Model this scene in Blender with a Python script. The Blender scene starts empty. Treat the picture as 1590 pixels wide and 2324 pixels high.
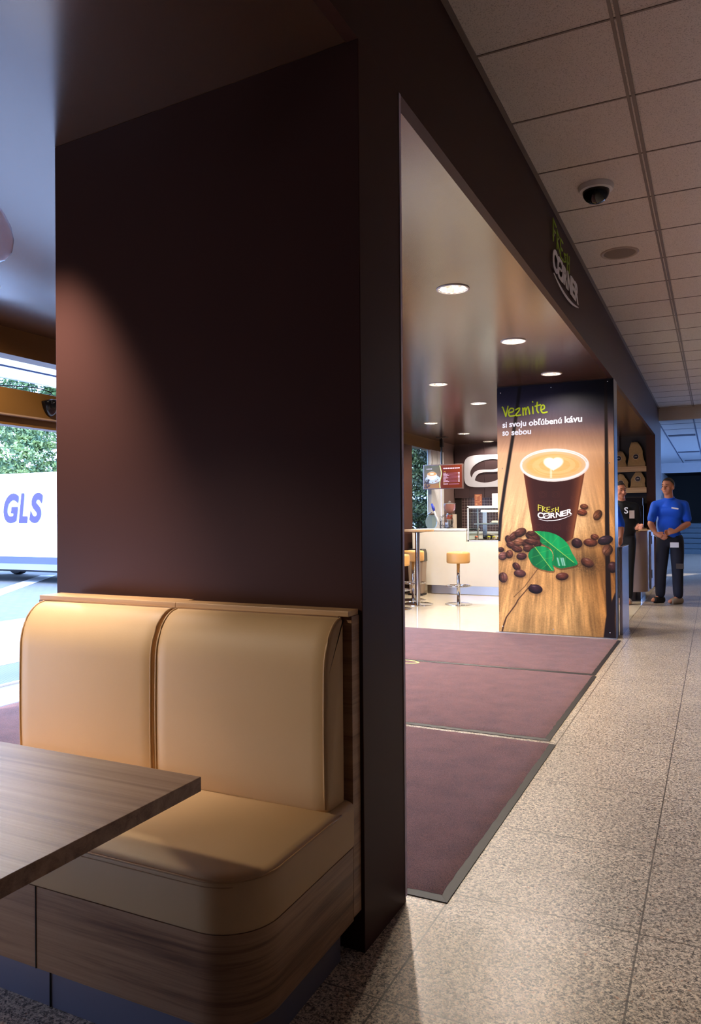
import bpy, bmesh, math, random
import numpy as np
from mathutils import Vector, Matrix

random.seed(7)
PI = math.pi
SC = bpy.context.scene
COL = SC.collection

# ------------------------------------------------------------------ camera, world, lights, exposure
YAW, PITCH, ROLL, FPX, CAM_H = math.radians(25.815), math.radians(.383), math.radians(.45), 1707.9, 1.25
fw = Vector((-math.sin(YAW) * math.cos(PITCH), math.cos(YAW) * math.cos(PITCH), math.sin(PITCH)))
r0 = Vector((math.cos(YAW), math.sin(YAW), 0)); u0 = r0.cross(fw)
cr, sr = math.cos(ROLL), math.sin(ROLL)
rt = cr * r0 - sr * u0; up = sr * r0 + cr * u0
cam_d = bpy.data.cameras.new('camera'); cam = bpy.data.objects.new('camera', cam_d); COL.objects.link(cam)
cam_d.sensor_fit = 'VERTICAL'; cam_d.sensor_height = 36; cam_d.sensor_width = 24
cam_d.lens = FPX / 2324 * 36; cam_d.clip_start = .05; cam_d.clip_end = 300
cam.matrix_world = Matrix(((rt.x, up.x, -fw.x, 0), (rt.y, up.y, -fw.y, 0), (rt.z, up.z, -fw.z, CAM_H), (0, 0, 0, 1)))
SC.camera = cam
SC.view_settings.view_transform = 'Standard'; SC.view_settings.look = 'None'
SC.view_settings.gamma = 1; SC.view_settings.use_curve_mapping = False
SC.view_settings.exposure = 0.0
SC.cycles.use_denoising = True
SC.cycles.max_bounces = 8; SC.cycles.diffuse_bounces = 5; SC.cycles.glossy_bounces = 4
SC.cycles.sample_clamp_indirect = 6
SC.cycles.blur_glossy = 1.0
SC.cycles.caustics_refractive = False; SC.cycles.caustics_reflective = False

W = bpy.data.worlds.new('sky'); SC.world = W; W.use_nodes = True
bg = W.node_tree.nodes['Background']
bg.inputs[0].default_value = (.36, .54, 1.0, 1); bg.inputs[1].default_value = 13.0

ZB, ZT = 2.633, 3.207       # shop soffit, corridor ceiling
XF = -.913                  # fascia plane
XW = -4.557                 # storefront plane
WARM = (1.0, .74, .46); NEUT = (1.0, .86, .70)


def light(kind, name, loc, energy, color, size=.05, rot=(0, 0, 0), **k):
    d = bpy.data.lights.new(name, kind); d.energy = energy; d.color = color
    if kind == 'AREA':
        d.shape = 'RECTANGLE'; d.size = size; d.size_y = k.get('size_y', size)
    elif kind == 'SUN':
        d.angle = size
    else:
        d.shadow_soft_size = size
    if kind == 'SPOT':
        d.spot_size = math.radians(k.get('cone', 150)); d.spot_blend = k.get('blend', .6)
    o = bpy.data.objects.new(name, d); COL.objects.link(o); o.location = loc; o.rotation_euler = rot
    return o


DOWN = [(-1.42, 4.39), (-1.42, 5.92), (-1.42, 7.46), (-2.59, 7.485), (-2.59, 8.98), (-3.77, 10.55), (-3.77, 12.17),
        (-3.77, 13.69), (-2.59, 4.39), (-2.59, 5.92), (-2.59, 10.55), (-2.59, 12.17)]
WATT = [48, 160, 62, 70, 150, 200, 120, 50, 95, 260, 200, 120]
for i, (x, y) in enumerate(DOWN):
    light('SPOT', 'downlight_lamp', (x, y, ZB + .02), WATT[i], (1.0, .87, .71), .035, cone=158, blend=.5)
light('SPOT', 'downlight_lamp', (-3.87, 3.04, ZB + .004), 120, (1.0, .80, .55), .03, cone=172, blend=.5)
# the lamps of the seating bay, above and before the table
def aim(p, q):
    return (Vector(q) - Vector(p)).to_track_quat('-Z', 'Y').to_euler()


light('SPOT', 'bay_lamp', (-3.2, -.3, 2.60), 205, (1.0, .84, .68), .06, aim((-3.2, -.3, 2.6), (-1.5, 1.52, .5)), cone=40, blend=.7)
light('SPOT', 'bay_lamp', (-2.20, 1.62, 2.61), 290, (1.0, .84, .76), .05, aim((-2.20, 1.62, 2.61), (-2.22, 1.92, 1.3)), cone=62, blend=.9)
# added low blue fill lamp at the slot in the seating bay wall
light('AREA', 'bay_blue_fill', (XW - .1, .4, .45), 42, (.60, .68, 1.0), .7, (0, math.radians(-90), 0), size_y=1.8)
# added fill lamps over the corridor (unseen, right of the frame) and the daylit end of the corridor
for y in (9.5, 13.0):
    light('AREA', 'corridor_fill', (1.0, y, ZT - .04), 11, NEUT, .55, (0, 0, 0), size_y=1.2)
light('AREA', 'far_daylight', (2.2, 22, 1.7), 115, (.15, .38, 1.0), 2.2, (0, math.radians(90), 0), size_y=7)
light('SUN', 'sun', (-10, 0, 20), 5.0, (1.0, .97, .92), .02, (math.radians(38), math.radians(-18), 0))


# ------------------------------------------------------------------ helpers
def lin(c):
    c = [v / 255 for v in c]
    return tuple((v / 12.92 if v <= .04045 else ((v + .055) / 1.055) ** 2.4) for v in c)


def mat(name, rgb, rough=.5, metal=0, emit=0, spec=.5, var=0, vscale=8, bump=0, bscale=60, coat=0, alpha=None, trans=0, ior=1.45, lin_in=False):
    m = bpy.data.materials.new(name); m.use_nodes = True
    nt = m.node_tree; b = nt.nodes['Principled BSDF']
    c = rgb if lin_in else lin(rgb)
    b.inputs['Base Color'].default_value = (*c, 1); b.inputs['Roughness'].default_value = rough
    b.inputs['Metallic'].default_value = metal; b.inputs['Specular IOR Level'].default_value = spec
    b.inputs['Coat Weight'].default_value = coat; b.inputs['IOR'].default_value = ior
    b.inputs['Coat Roughness'].default_value = .08
    if trans: b.inputs['Transmission Weight'].default_value = trans
    if emit:
        b.inputs['Emission Color'].default_value = (*c, 1); b.inputs['Emission Strength'].default_value = emit
    tc = nt.nodes.new('ShaderNodeTexCoord')
    n = nt.nodes.new('ShaderNodeTexNoise'); n.inputs['Scale'].default_value = vscale; n.inputs['Detail'].default_value = 4
    nt.links.new(tc.outputs['Object'], n.inputs['Vector'])
    mx = nt.nodes.new('ShaderNodeMix'); mx.data_type = 'RGBA'
    v = var or .04
    mx.inputs[6].default_value = (*[x * (1 - v) for x in c], 1); mx.inputs[7].default_value = (*[min(1, x * (1 + v)) for x in c], 1)
    nt.links.new(n.outputs['Fac'], mx.inputs[0]); nt.links.new(mx.outputs[2], b.inputs['Base Color'])
    if bump:
        n2 = nt.nodes.new('ShaderNodeTexNoise'); n2.inputs['Scale'].default_value = bscale; n2.inputs['Detail'].default_value = 6
        nt.links.new(tc.outputs['Object'], n2.inputs['Vector'])
        bp = nt.nodes.new('ShaderNodeBump'); bp.inputs['Strength'].default_value = bump; bp.inputs['Distance'].default_value = .004
        nt.links.new(n2.outputs['Fac'], bp.inputs['Height']); nt.links.new(bp.outputs['Normal'], b.inputs['Normal'])
    return m


def ramp(nt, stops):
    r = nt.nodes.new('ShaderNodeValToRGB'); e = r.color_ramp.elements
    while len(e) < len(stops): e.new(.5)
    for i, (p, c) in enumerate(stops):
        e[i].position = p; e[i].color = (*lin(c), 1)
    return r


def wood(name, scale, stops, rough=.42, distort=1.5, bump=.12, rot=0):
    m = bpy.data.materials.new(name); m.use_nodes = True; nt = m.node_tree; b = nt.nodes['Principled BSDF']
    tc = nt.nodes.new('ShaderNodeTexCoord'); mp = nt.nodes.new('ShaderNodeMapping'); mp.inputs['Scale'].default_value = scale
    nt.links.new(tc.outputs['Object'], mp.inputs['Vector'])
    n = nt.nodes.new('ShaderNodeTexNoise'); n.inputs['Scale'].default_value = 1; n.inputs['Detail'].default_value = 8
    n.inputs['Roughness'].default_value = .62; n.inputs['Distortion'].default_value = distort * .35
    nt.links.new(mp.outputs['Vector'], n.inputs['Vector'])
    mp2 = nt.nodes.new('ShaderNodeMapping'); mp2.inputs['Scale'].default_value = [s * (9 if s > 5 else 3) for s in scale]
    nt.links.new(tc.outputs['Object'], mp2.inputs['Vector'])
    n2 = nt.nodes.new('ShaderNodeTexNoise'); n2.inputs['Detail'].default_value = 3; n2.inputs['Scale'].default_value = 1
    nt.links.new(mp2.outputs['Vector'], n2.inputs['Vector'])
    ma = nt.nodes.new('ShaderNodeMath'); ma.operation = 'MULTIPLY_ADD'; ma.inputs[1].default_value = .22
    nt.links.new(n2.outputs['Fac'], ma.inputs[0]); nt.links.new(n.outputs['Fac'], ma.inputs[2])
    r = ramp(nt, stops); nt.links.new(ma.outputs[0], r.inputs[0]); nt.links.new(r.outputs[0], b.inputs['Base Color'])
    b.inputs['Roughness'].default_value = rough
    bp = nt.nodes.new('ShaderNodeBump'); bp.inputs['Strength'].default_value = bump; bp.inputs['Distance'].default_value = .002
    nt.links.new(n2.outputs['Fac'], bp.inputs['Height']); nt.links.new(bp.outputs['Normal'], b.inputs['Normal'])
    return m


def tag(o, label=None, cat=None, group=None, kind=None):
    if label: o['label'] = label
    if cat: o['category'] = cat
    if group: o['group'] = group
    if kind: o['kind'] = kind
    return o


def thing(name, label, cat, loc=(0, 0, 0), rz=0, group=None):
    o = bpy.data.objects.new(name, None); COL.objects.link(o); o.empty_display_size = .1
    o.location = loc; o.rotation_euler = (0, 0, rz)
    return tag(o, label, cat, group)


def obj(name, bm, m, parent=None, smooth=False, bevel=0, kind=None, auto=None):
    """links a bmesh given in WORLD coordinates (or local ones of an unrotated parent at the origin)"""
    me = bpy.data.meshes.new(name)
    bmesh.ops.recalc_face_normals(bm, faces=bm.faces)
    bm.to_mesh(me); bm.free()
    ms = m if isinstance(m, (list, tuple)) else [m]
    for q in ms: me.materials.append(q)
    o = bpy.data.objects.new(name, me); COL.objects.link(o)
    if smooth:
        me.polygons.foreach_set('use_smooth', [True] * len(me.polygons))
        if auto: me.set_sharp_from_angle(angle=math.radians(auto))
    if bevel:
        b = o.modifiers.new('bevel', 'BEVEL'); b.width = bevel; b.segments = 2; b.limit_method = 'ANGLE'
    if parent: o.parent = parent
    if kind: o['kind'] = kind
    return o


def B(): return bmesh.new()


def box(bm, x0, x1, y0, y1, z0, z1, mi=0, M=None):
    vs = [bm.verts.new((x, y, z)) for z in (z0, z1) for y in (y0, y1) for x in (x0, x1)]
    if M: bmesh.ops.transform(bm, matrix=M, verts=vs)
    for f in ((0, 1, 3, 2), (4, 6, 7, 5), (0, 4, 5, 1), (2, 3, 7, 6), (0, 2, 6, 4), (1, 5, 7, 3)):
        bm.faces.new([vs[i] for i in f]).material_index = mi
    return vs


def lathe(bm, prof, seg=32, c=(0, 0, 0), mi=0, cap=True, flute=0, M=None):
    rings = []
    for r, z in prof:
        rings.append([bm.verts.new((c[0] + r * (1 + (flute if k % 2 else 0)) * math.cos(2 * PI * k / seg), c[1] + r * (1 + (flute if k % 2 else 0)) * math.sin(2 * PI * k / seg), c[2] + z)) for k in range(seg)])
    if M: bmesh.ops.transform(bm, matrix=M, verts=[v for q in rings for v in q])
    for a, b in zip(rings, rings[1:]):
        for k in range(seg):
            bm.faces.new((a[k], a[(k + 1) % seg], b[(k + 1) % seg], b[k])).material_index = mi
    if cap:
        if prof[0][0] > 1e-5: bm.faces.new(rings[0][::-1]).material_index = mi
        if prof[-1][0] > 1e-5: bm.faces.new(rings[-1]).material_index = mi


def tube(bm, pts, r, seg=10, mi=0, closed=False, cap=True):
    pts = [Vector(p) for p in pts]; n = len(pts); rings = []
    for i, p in enumerate(pts):
        a = pts[(i - 1) % n] if (closed or i > 0) else p
        b = pts[(i + 1) % n] if (closed or i < n - 1) else p
        t = (b - a)
        t = t.normalized() if t.length > 1e-9 else Vector((0, 0, 1))
        ref = Vector((0, 0, 1)) if abs(t.z) < .9 else Vector((1, 0, 0))
        s = t.cross(ref).normalized(); q = t.cross(s).normalized()
        rr = r[i] if isinstance(r, (list, tuple)) else r
        rings.append([bm.verts.new(p + rr * (math.cos(2 * PI * k / seg) * s + math.sin(2 * PI * k / seg) * q)) for k in range(seg)])
    for i in range(n if closed else n - 1):
        a, b = rings[i], rings[(i + 1) % n]
        for k in range(seg): bm.faces.new((a[k], a[(k + 1) % seg], b[(k + 1) % seg], b[k])).material_index = mi
    if cap and not closed:
        bm.faces.new(rings[0][::-1]).material_index = mi; bm.faces.new(rings[-1]).material_index = mi


def loft(bm, secs, cap=True, mi=0):
    rings = [[bm.verts.new(p) for p in s] for s in secs]; n = len(rings[0])
    for a, b in zip(rings, rings[1:]):
        for k in range(n): bm.faces.new((a[k], a[(k + 1) % n], b[(k + 1) % n], b[k])).material_index = mi
    if cap:
        bm.faces.new(rings[0][::-1]).material_index = mi; bm.faces.new(rings[-1]).material_index = mi


def arc(cx, cy, r, a0, a1, n):
    return [(cx + r * math.cos(math.radians(a0 + (a1 - a0) * i / n)), cy + r * math.sin(math.radians(a0 + (a1 - a0) * i / n))) for i in range(n + 1)]


def ball(bm, c, r, seg=16, mi=0, sc=(1, 1, 1)):
    M = Matrix.Translation(c) @ Matrix.Diagonal((r * sc[0], r * sc[1], r * sc[2], 1))
    g = bmesh.ops.create_uvsphere(bm, u_segments=seg, v_segments=max(6, seg // 2), radius=1, matrix=M)
    for v in g['verts']:
        for f in v.link_faces: f.material_index = mi


def copy_tree(o, loc, rz, label=None):
    c = o.copy(); COL.objects.link(c); c.location = loc; c.rotation_euler = (0, 0, rz)
    if label: c['label'] = label
    for ch in list(o.children):
        d = ch.copy(); COL.objects.link(d); d.parent = c
        for g in list(ch.children):
            e = g.copy(); COL.objects.link(e); e.parent = d
    return c


def text_mesh(s, size, bold=0, shear=0, extrude=0, space=1.0, res=6):
    """built-in font text as bmesh in its own XY plane, width-normalised later"""
    cu = bpy.data.curves.new('t', 'FONT'); cu.body = s; cu.size = size; cu.offset = bold; cu.shear = shear
    cu.extrude = extrude; cu.space_character = space; cu.resolution_u = res
    o = bpy.data.objects.new('t', cu); COL.objects.link(o)
    bpy.context.view_layer.update()
    me = bpy.data.meshes.new_from_object(o.evaluated_get(bpy.context.evaluated_depsgraph_get()))
    bm = bmesh.new(); bm.from_mesh(me)
    bpy.data.objects.remove(o); bpy.data.curves.remove(cu); bpy.data.meshes.remove(me)
    return bm


def merge(dst, src, fn, mi=0):
    mp = {}
    for v in src.verts: mp[v] = dst.verts.new(fn(v.co))
    for f in src.faces:
        try: dst.faces.new([mp[v] for v in f.verts]).material_index = mi
        except ValueError: pass
    src.free()


def bounds(bm):
    xs = [v.co.x for v in bm.verts]; ys = [v.co.y for v in bm.verts]
    return min(xs), max(xs), min(ys), max(ys)


def fit_text(dst, s, x0, x1, y0, y1, fn, mi=0, bold=.02, shear=0, depth=0, space=1.0):
    """text stretched into the rectangle, then sent through fn((x, y, z))"""
    t = text_mesh(s, 1, bold, shear, .5 if depth else 0, space); a, b, c, d = bounds(t)
    merge(dst, t, lambda p: fn((x0 + (p.x - a) / (b - a) * (x1 - x0), y0 + (p.y - c) / (d - c) * (y1 - y0), (p.z + .5) * depth if depth else 0)), mi)


def ribbon(dst, pts, w, fn, mi=0, depth=0):
    """brush stroke: polyline of width w with round joints, flat or with depth"""
    Z = [0]
    def prism(poly):
        Z[0] += 0 if depth else .00012
        lo = [dst.verts.new(fn((x, y, Z[0]))) for x, y in poly]
        if not depth:
            dst.faces.new(lo).material_index = mi; return
        hi = [dst.verts.new(fn((x, y, depth))) for x, y in poly]
        dst.faces.new(hi).material_index = mi; dst.faces.new(lo[::-1]).material_index = mi
        for k in range(len(lo)):
            dst.faces.new((lo[k], lo[(k + 1) % len(lo)], hi[(k + 1) % len(lo)], hi[k])).material_index = mi
    n = len(pts); L = []; R = []
    for i, (x, y) in enumerate(pts):
        a = pts[max(0, i - 1)]; b = pts[min(n - 1, i + 1)]
        dx, dy = b[0] - a[0], b[1] - a[1]; l = math.hypot(dx, dy) or 1
        ww = (w(i / (n - 1)) if callable(w) else w) / 2
        L.append((x - dy / l * ww, y + dx / l * ww)); R.append((x + dy / l * ww, y - dx / l * ww))
    wa = (w(0) if callable(w) else w) / 2; wb = (w(1) if callable(w) else w) / 2
    def capa(p, q, r):
        a = math.degrees(math.atan2(q[1] - p[1], q[0] - p[0])) + 90
        return arc(p[0], p[1], r, a, a + 180, 5)[1:-1]
    # strips quad by quad keep concave strokes valid
    for i in range(n - 1): prism([L[i], L[i + 1], R[i + 1], R[i]])
    prism([L[0]] + capa(pts[0], pts[1], wa) + [R[0]])
    prism([R[-1]] + capa(pts[-1], pts[-2], wb) + [L[-1]])


def smooth_pts(pts, n=6):
    out = []
    P = [pts[0]] + list(pts) + [pts[-1]]
    for i in range(1, len(P) - 2):
        for k in range(n):
            t = k / n; p0, p1, p2, p3 = P[i - 1], P[i], P[i + 1], P[i + 2]
            out.append(tuple(.5 * (2 * p1[j] + (p2[j] - p0[j]) * t + (2 * p0[j] - 5 * p1[j] + 4 * p2[j] - p3[j]) * t * t + (3 * p1[j] - p0[j] - 3 * p2[j] + p3[j]) * t ** 3) for j in (0, 1)))
    out.append(tuple(pts[-1]))
    return out


def badge(dst, cx, cy, w, h, fn, mi=0, depth=0, bean=None):
    """rounded square with a coffee bean (two halves and an S-shaped groove) cut out of it; local x right, y up"""
    n = 48
    def sq(a):
        c, s = math.cos(a), math.sin(a); k = (abs(c) ** 5 + abs(s) ** 5) ** (-.2)
        return (cx + w / 2 * c * k, cy + h / 2 * s * k)
    outer = [sq(2 * PI * i / n) for i in range(n)]
    # bean halves: an upright-right leaning ellipse split by an S-curve along its long axis
    ang = math.radians(38); A, Bx = .40, .335
    def T(u, v): return (cx + w * (u * math.cos(ang) - v * math.sin(ang)), cy + h * (u * math.sin(ang) + v * math.cos(ang)))
    halves = []
    for sgn in (1, -1):
        pts = []
        for i in range(15):
            t = math.radians(10 + 160 * i / 14); pts.append((A * math.cos(t), sgn * Bx * math.sin(t)))
        inner = []
        for i in range(15):
            u = -A * .93 + 2 * A * .93 * i / 14; inner.append((u, .11 * math.sin(-u / A * PI) + sgn * .05))
        halves.append([T(u, v) for u, v in pts + inner])
    tmp = bmesh.new(); edges = []
    for loop in [outer] + halves:
        vs = [tmp.verts.new((x, y, 0)) for x, y in loop]
        edges += [tmp.edges.new((vs[k], vs[(k + 1) % len(vs)])) for k in range(len(vs))]
    bmesh.ops.triangle_fill(tmp, use_beauty=True, use_dissolve=False, edges=edges)
    if depth:
        g = bmesh.ops.extrude_face_region(tmp, geom=tmp.faces[:])
        for v in g['geom']:
            if isinstance(v, bmesh.types.BMVert): v.co.z += depth
    merge(dst, tmp, lambda p: fn(tuple(p)), mi)


def make_logo(dst_green, dst_white, fn, depth=0, mg=0, mw=0, bold=.03, sw_=.026):
    """FRESH / CORNER / swoosh in local units, x 0..1 (width), y up from 0 (swoosh) to .62"""
    F = {'F': [[(0, 0), (.02, 1)], [(.02, .98), (.5, .86)], [(.01, .5), (.36, .52)]],
         'R': [[(0, 0), (.02, 1)], [(.02, .98), (.42, .8), (.05, .45), (.5, .02)]],
         'E': [[(.45, .02), (.02, .04), (.03, .95), (.45, .92)], [(.02, .5), (.36, .5)]],
         'S': [[(.4, .85), (.05, .75), (.38, .3), (.02, .08)]],
         'H': [[(.02, .02), (.04, .9)], [(.42, 0), (.42, .95)], [(.03, .48), (.42, .5)]]}
    x = .02
    for ch, h, yb in (('F', .23, .385), ('R', .20, .365), ('E', .22, .335), ('S', .15, .335), ('H', .2, .315)):
        for st in F[ch]:
            ribbon(dst_green, [(x + px * .20, yb + py * h) for px, py in st], sw_, fn, mg, depth)
        x += .125
    ys = (.09, .30)
    fit_text(dst_white, 'C', 0, .165, ys[0] - .01, ys[1] + .02, fn, mw, bold, 0, depth)
    badge(dst_white, .265, .195, .20, .235, fn, mw, depth)
    for k, ch in enumerate('RNER'):
        x0 = .375 + k * .157
        fit_text(dst_white, ch, x0, x0 + .15, ys[0] + .004 * k, ys[1] + .012 * k, fn, mw, bold, 0, depth)
    sw = smooth_pts([(.03, .045), (.25, .0), (.5, -.012), (.75, .012), (1.0, .07)])
    ribbon(dst_white, sw, lambda t: .006 + .026 * math.sin(PI * min(1, max(0, t))), fn, mw, depth)


# ------------------------------------------------------------------ materials
M_brown = mat('brown laminate', (68, 44, 38), .44, spec=.12, var=.06, vscale=3)
M_soffit = mat('brown glossy laminate', (82, 55, 38), .2, spec=.6, ior=2.0, var=.07, vscale=2.2)
M_white = mat('white paint', (225, 225, 230), .4)
M_steel = mat('brushed steel', (170, 160, 150), .3, 1)
M_chrome = mat('chrome', (225, 222, 220), .07, 1)
M_dark = mat('black plastic', (14, 14, 17), .3)
M_leather = mat('tan leather', (202, 168, 122), .52, var=.05, vscale=5, bump=.05, bscale=260)
M_piping = mat('tan leather piping', (178, 142, 96), .45)
WST = [(.32, (66, 42, 30)), (.5, (128, 92, 66)), (.62, (158, 120, 88)), (.78, (176, 140, 106))]
M_wood_h = wood('striped walnut laminate', (1.1, 1.1, 26), WST)
M_wood_t = wood('striped walnut laminate top', (.8, 38, 38), [(.32, (92, 62, 46)), (.5, (138, 104, 82)), (.62, (160, 126, 100)), (.78, (178, 146, 120))], .42)
M_wood_l = wood('light oak laminate', (.8, 8, 40), [(.3, (140, 100, 62)), (.5, (188, 146, 98)), (.75, (214, 176, 128))], .4)
M_kick = mat('grey aluminium plinth', (118, 118, 134), .4, .5)
M_cream = mat('cream counter laminate', (236, 230, 220), .35)
M_glass = mat('clear glass', (235, 245, 245), .0, trans=1, ior=1.03, spec=.3)
M_glass2 = mat('thin glass', (225, 235, 238), .02, trans=1, ior=1.05)


def granite(name, base, dark, tint, lightc, rough, sx, ox, sy, oy, joint):
    m = bpy.data.materials.new(name); m.use_nodes = True; nt = m.node_tree; b = nt.nodes['Principled BSDF']; L = nt.links.new
    tc = nt.nodes.new('ShaderNodeTexCoord')
    def noise(s, d=3):
        n = nt.nodes.new('ShaderNodeTexNoise'); n.inputs['Scale'].default_value = s; n.inputs['Detail'].default_value = d
        n.inputs['Roughness'].default_value = .7; L(tc.outputs['Object'], n.inputs['Vector']); return n
    vo = nt.nodes.new('ShaderNodeTexVoronoi'); vo.inputs['Scale'].default_value = 235; vo.inputs['Randomness'].default_value = 1
    dn = noise(90, 3); va = nt.nodes.new('ShaderNodeVectorMath'); va.operation = 'MULTIPLY_ADD'; va.inputs[1].default_value = (.02, .02, .02)
    L(dn.outputs['Color'], va.inputs[0]); L(tc.outputs['Object'], va.inputs[2]); L(va.outputs[0], vo.inputs['Vector'])
    sp_ = nt.nodes.new('ShaderNodeSeparateXYZ'); L(vo.outputs['Color'], sp_.inputs[0])
    ad_ = nt.nodes.new('ShaderNodeMath'); ad_.operation = 'MULTIPLY_ADD'; ad_.inputs[1].default_value = .55; L(sp_.outputs[0], ad_.inputs[0])
    cl = noise(80, 4); cm = nt.nodes.new('ShaderNodeMath'); cm.operation = 'MULTIPLY_ADD'; cm.inputs[1].default_value = 1.3; cm.inputs[2].default_value = -.42; L(cl.outputs['Fac'], cm.inputs[0]); L(cm.outputs[0], ad_.inputs[2])
    r1 = ramp(nt, [(.20, dark), (.36, tuple(int(v * .74) for v in base)), (.48, base), (.64, lightc), (.80, tuple(min(255, int(v * 1.1)) for v in lightc))]); L(ad_.outputs[0], r1.inputs[0])
    r2 = nt.nodes.new('ShaderNodeValToRGB'); r2.color_ramp.elements[0].position = .60; r2.color_ramp.elements[1].position = .66
    L(noise(60, 4).outputs['Fac'], r2.inputs[0])
    mx = nt.nodes.new('ShaderNodeMix'); mx.data_type = 'RGBA'; mx.inputs[7].default_value = (*lin(tint), 1)
    mu = nt.nodes.new('ShaderNodeMath'); mu.operation = 'MULTIPLY'; mu.inputs[1].default_value = .6
    L(r2.outputs[0], mu.inputs[0]); L(mu.outputs[0], mx.inputs[0]); L(r1.outputs[0], mx.inputs[6])
    r3 = nt.nodes.new('ShaderNodeMapRange'); r3.inputs[1].default_value = .3; r3.inputs[2].default_value = .7; r3.inputs[3].default_value = .88; r3.inputs[4].default_value = 1.08
    L(noise(1.7, 2).outputs['Fac'], r3.inputs[0])
    sc = nt.nodes.new('ShaderNodeVectorMath'); sc.operation = 'SCALE'; L(mx.outputs[2], sc.inputs[0]); L(r3.outputs[0], sc.inputs['Scale'])
    sep = nt.nodes.new('ShaderNodeSeparateXYZ'); L(tc.outputs['Object'], sep.inputs[0])
    def line(ax, s, o):
        a = nt.nodes.new('ShaderNodeMath'); a.operation = 'SUBTRACT'; a.inputs[1].default_value = o; L(sep.outputs[ax], a.inputs[0])
        p = nt.nodes.new('ShaderNodeMath'); p.operation = 'PINGPONG'; p.inputs[1].default_value = s / 2; L(a.outputs[0], p.inputs[0])
        q = nt.nodes.new('ShaderNodeMath'); q.operation = 'LESS_THAN'; q.inputs[1].default_value = joint; L(p.outputs[0], q.inputs[0]); return q
    a, c = line(0, sx, ox), line(1, sy, oy)
    mm = nt.nodes.new('ShaderNodeMath'); mm.operation = 'MAXIMUM'; L(a.outputs[0], mm.inputs[0]); L(c.outputs[0], mm.inputs[1])
    m2 = nt.nodes.new('ShaderNodeMix'); m2.data_type = 'RGBA'; m2.inputs[7].default_value = (*lin((58, 48, 42)), 1)
    m3 = nt.nodes.new('ShaderNodeMath'); m3.operation = 'MULTIPLY'; m3.inputs[1].default_value = .8; L(mm.outputs[0], m3.inputs[0])
    L(m3.outputs[0], m2.inputs[0]); L(sc.outputs[0], m2.inputs[6]); L(m2.outputs[2], b.inputs['Base Color'])
    b.inputs['Roughness'].default_value = rough
    return m


M_granite = granite('speckled granite', (166, 149, 130), (52, 46, 44), (188, 128, 88), (210, 194, 172), .33, .577, -.792, .604, 2.397, .0028)
M_shopfloor = mat('cream polished tile', (222, 208, 184), .08, var=.05, vscale=12)


def ceil_mat():
    m = bpy.data.materials.new('mineral ceiling tile'); m.use_nodes = True; nt = m.node_tree; b = nt.nodes['Principled BSDF']; L = nt.links.new
    tc = nt.nodes.new('ShaderNodeTexCoord')
    n = nt.nodes.new('ShaderNodeTexNoise'); n.inputs['Scale'].default_value = 220; n.inputs['Detail'].default_value = 3; L(tc.outputs['Object'], n.inputs['Vector'])
    r = ramp(nt, [(.32, (160, 150, 148)), (.45, (212, 202, 198)), (1, (220, 210, 206))]); L(n.outputs['Fac'], r.inputs[0])
    n2 = nt.nodes.new('ShaderNodeTexNoise'); n2.inputs['Scale'].default_value = 1.1; L(tc.outputs['Object'], n2.inputs['Vector'])
    L(r.outputs[0], b.inputs['Base Color']); b.inputs['Roughness'].default_value = .85
    bp = nt.nodes.new('ShaderNodeBump'); bp.inputs['Strength'].default_value = .3; bp.inputs['Distance'].default_value = .003
    L(n.outputs['Fac'], bp.inputs['Height']); L(bp.outputs['Normal'], b.inputs['Normal'])
    return m


M_ceil = ceil_mat(); M_tbar = mat('ceiling grid bar', (122, 108, 102), .5)


def carpet_mat(name='maroon entrance carpet', a=(44, 21, 20), b_=(158, 104, 90)):
    m = bpy.data.materials.new(name); m.use_nodes = True; nt = m.node_tree; b = nt.nodes['Principled BSDF']; L = nt.links.new
    tc = nt.nodes.new('ShaderNodeTexCoord')
    n = nt.nodes.new('ShaderNodeTexNoise'); n.inputs['Scale'].default_value = 260; n.inputs['Detail'].default_value = 6; n.inputs['Roughness'].default_value = .8; L(tc.outputs['Object'], n.inputs['Vector'])
    n2 = nt.nodes.new('ShaderNodeTexNoise'); n2.inputs['Scale'].default_value = 7; n2.inputs['Detail'].default_value = 5; L(tc.outputs['Object'], n2.inputs['Vector'])
    ad = nt.nodes.new('ShaderNodeMath'); ad.operation = 'MULTIPLY_ADD'; ad.inputs[1].default_value = .16; L(n2.outputs['Fac'], ad.inputs[0]); L(n.outputs['Fac'], ad.inputs[2])
    r = ramp(nt, [(.44, a), (.72, b_)]); L(ad.outputs[0], r.inputs[0]); L(r.outputs[0], b.inputs['Base Color'])
    b.inputs['Roughness'].default_value = 1; b.inputs['Sheen Weight'].default_value = .25; b.inputs['Specular IOR Level'].default_value = .1
    bp = nt.nodes.new('ShaderNodeBump'); bp.inputs['Strength'].default_value = .8; bp.inputs['Distance'].default_value = .006
    L(n.outputs['Fac'], bp.inputs['Height']); L(bp.outputs['Normal'], b.inputs['Normal'])
    return m


M_carpet = carpet_mat(); M_rubber = mat('grey rubber edging', (42, 38, 37), .55)


def attr_mat(name, rough=.35, emit=0):
    m = bpy.data.materials.new(name); m.use_nodes = True; nt = m.node_tree; b = nt.nodes['Principled BSDF']
    a = nt.nodes.new('ShaderNodeAttribute'); a.attribute_name = 'ink'
    nt.links.new(a.outputs['Color'], b.inputs['Base Color']); b.inputs['Roughness'].default_value = rough; b.inputs['Specular IOR Level'].default_value = .2
    if emit:
        nt.links.new(a.outputs['Color'], b.inputs['Emission Color']); b.inputs['Emission Strength'].default_value = emit
    return m


# ================================================================== STRUCTURE
M_glow_brown = mat('brown laminate with lamp glow', (104, 74, 38), .4, spec=.2)  # brown laminate with the warm lamp glow put into its colour
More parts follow.
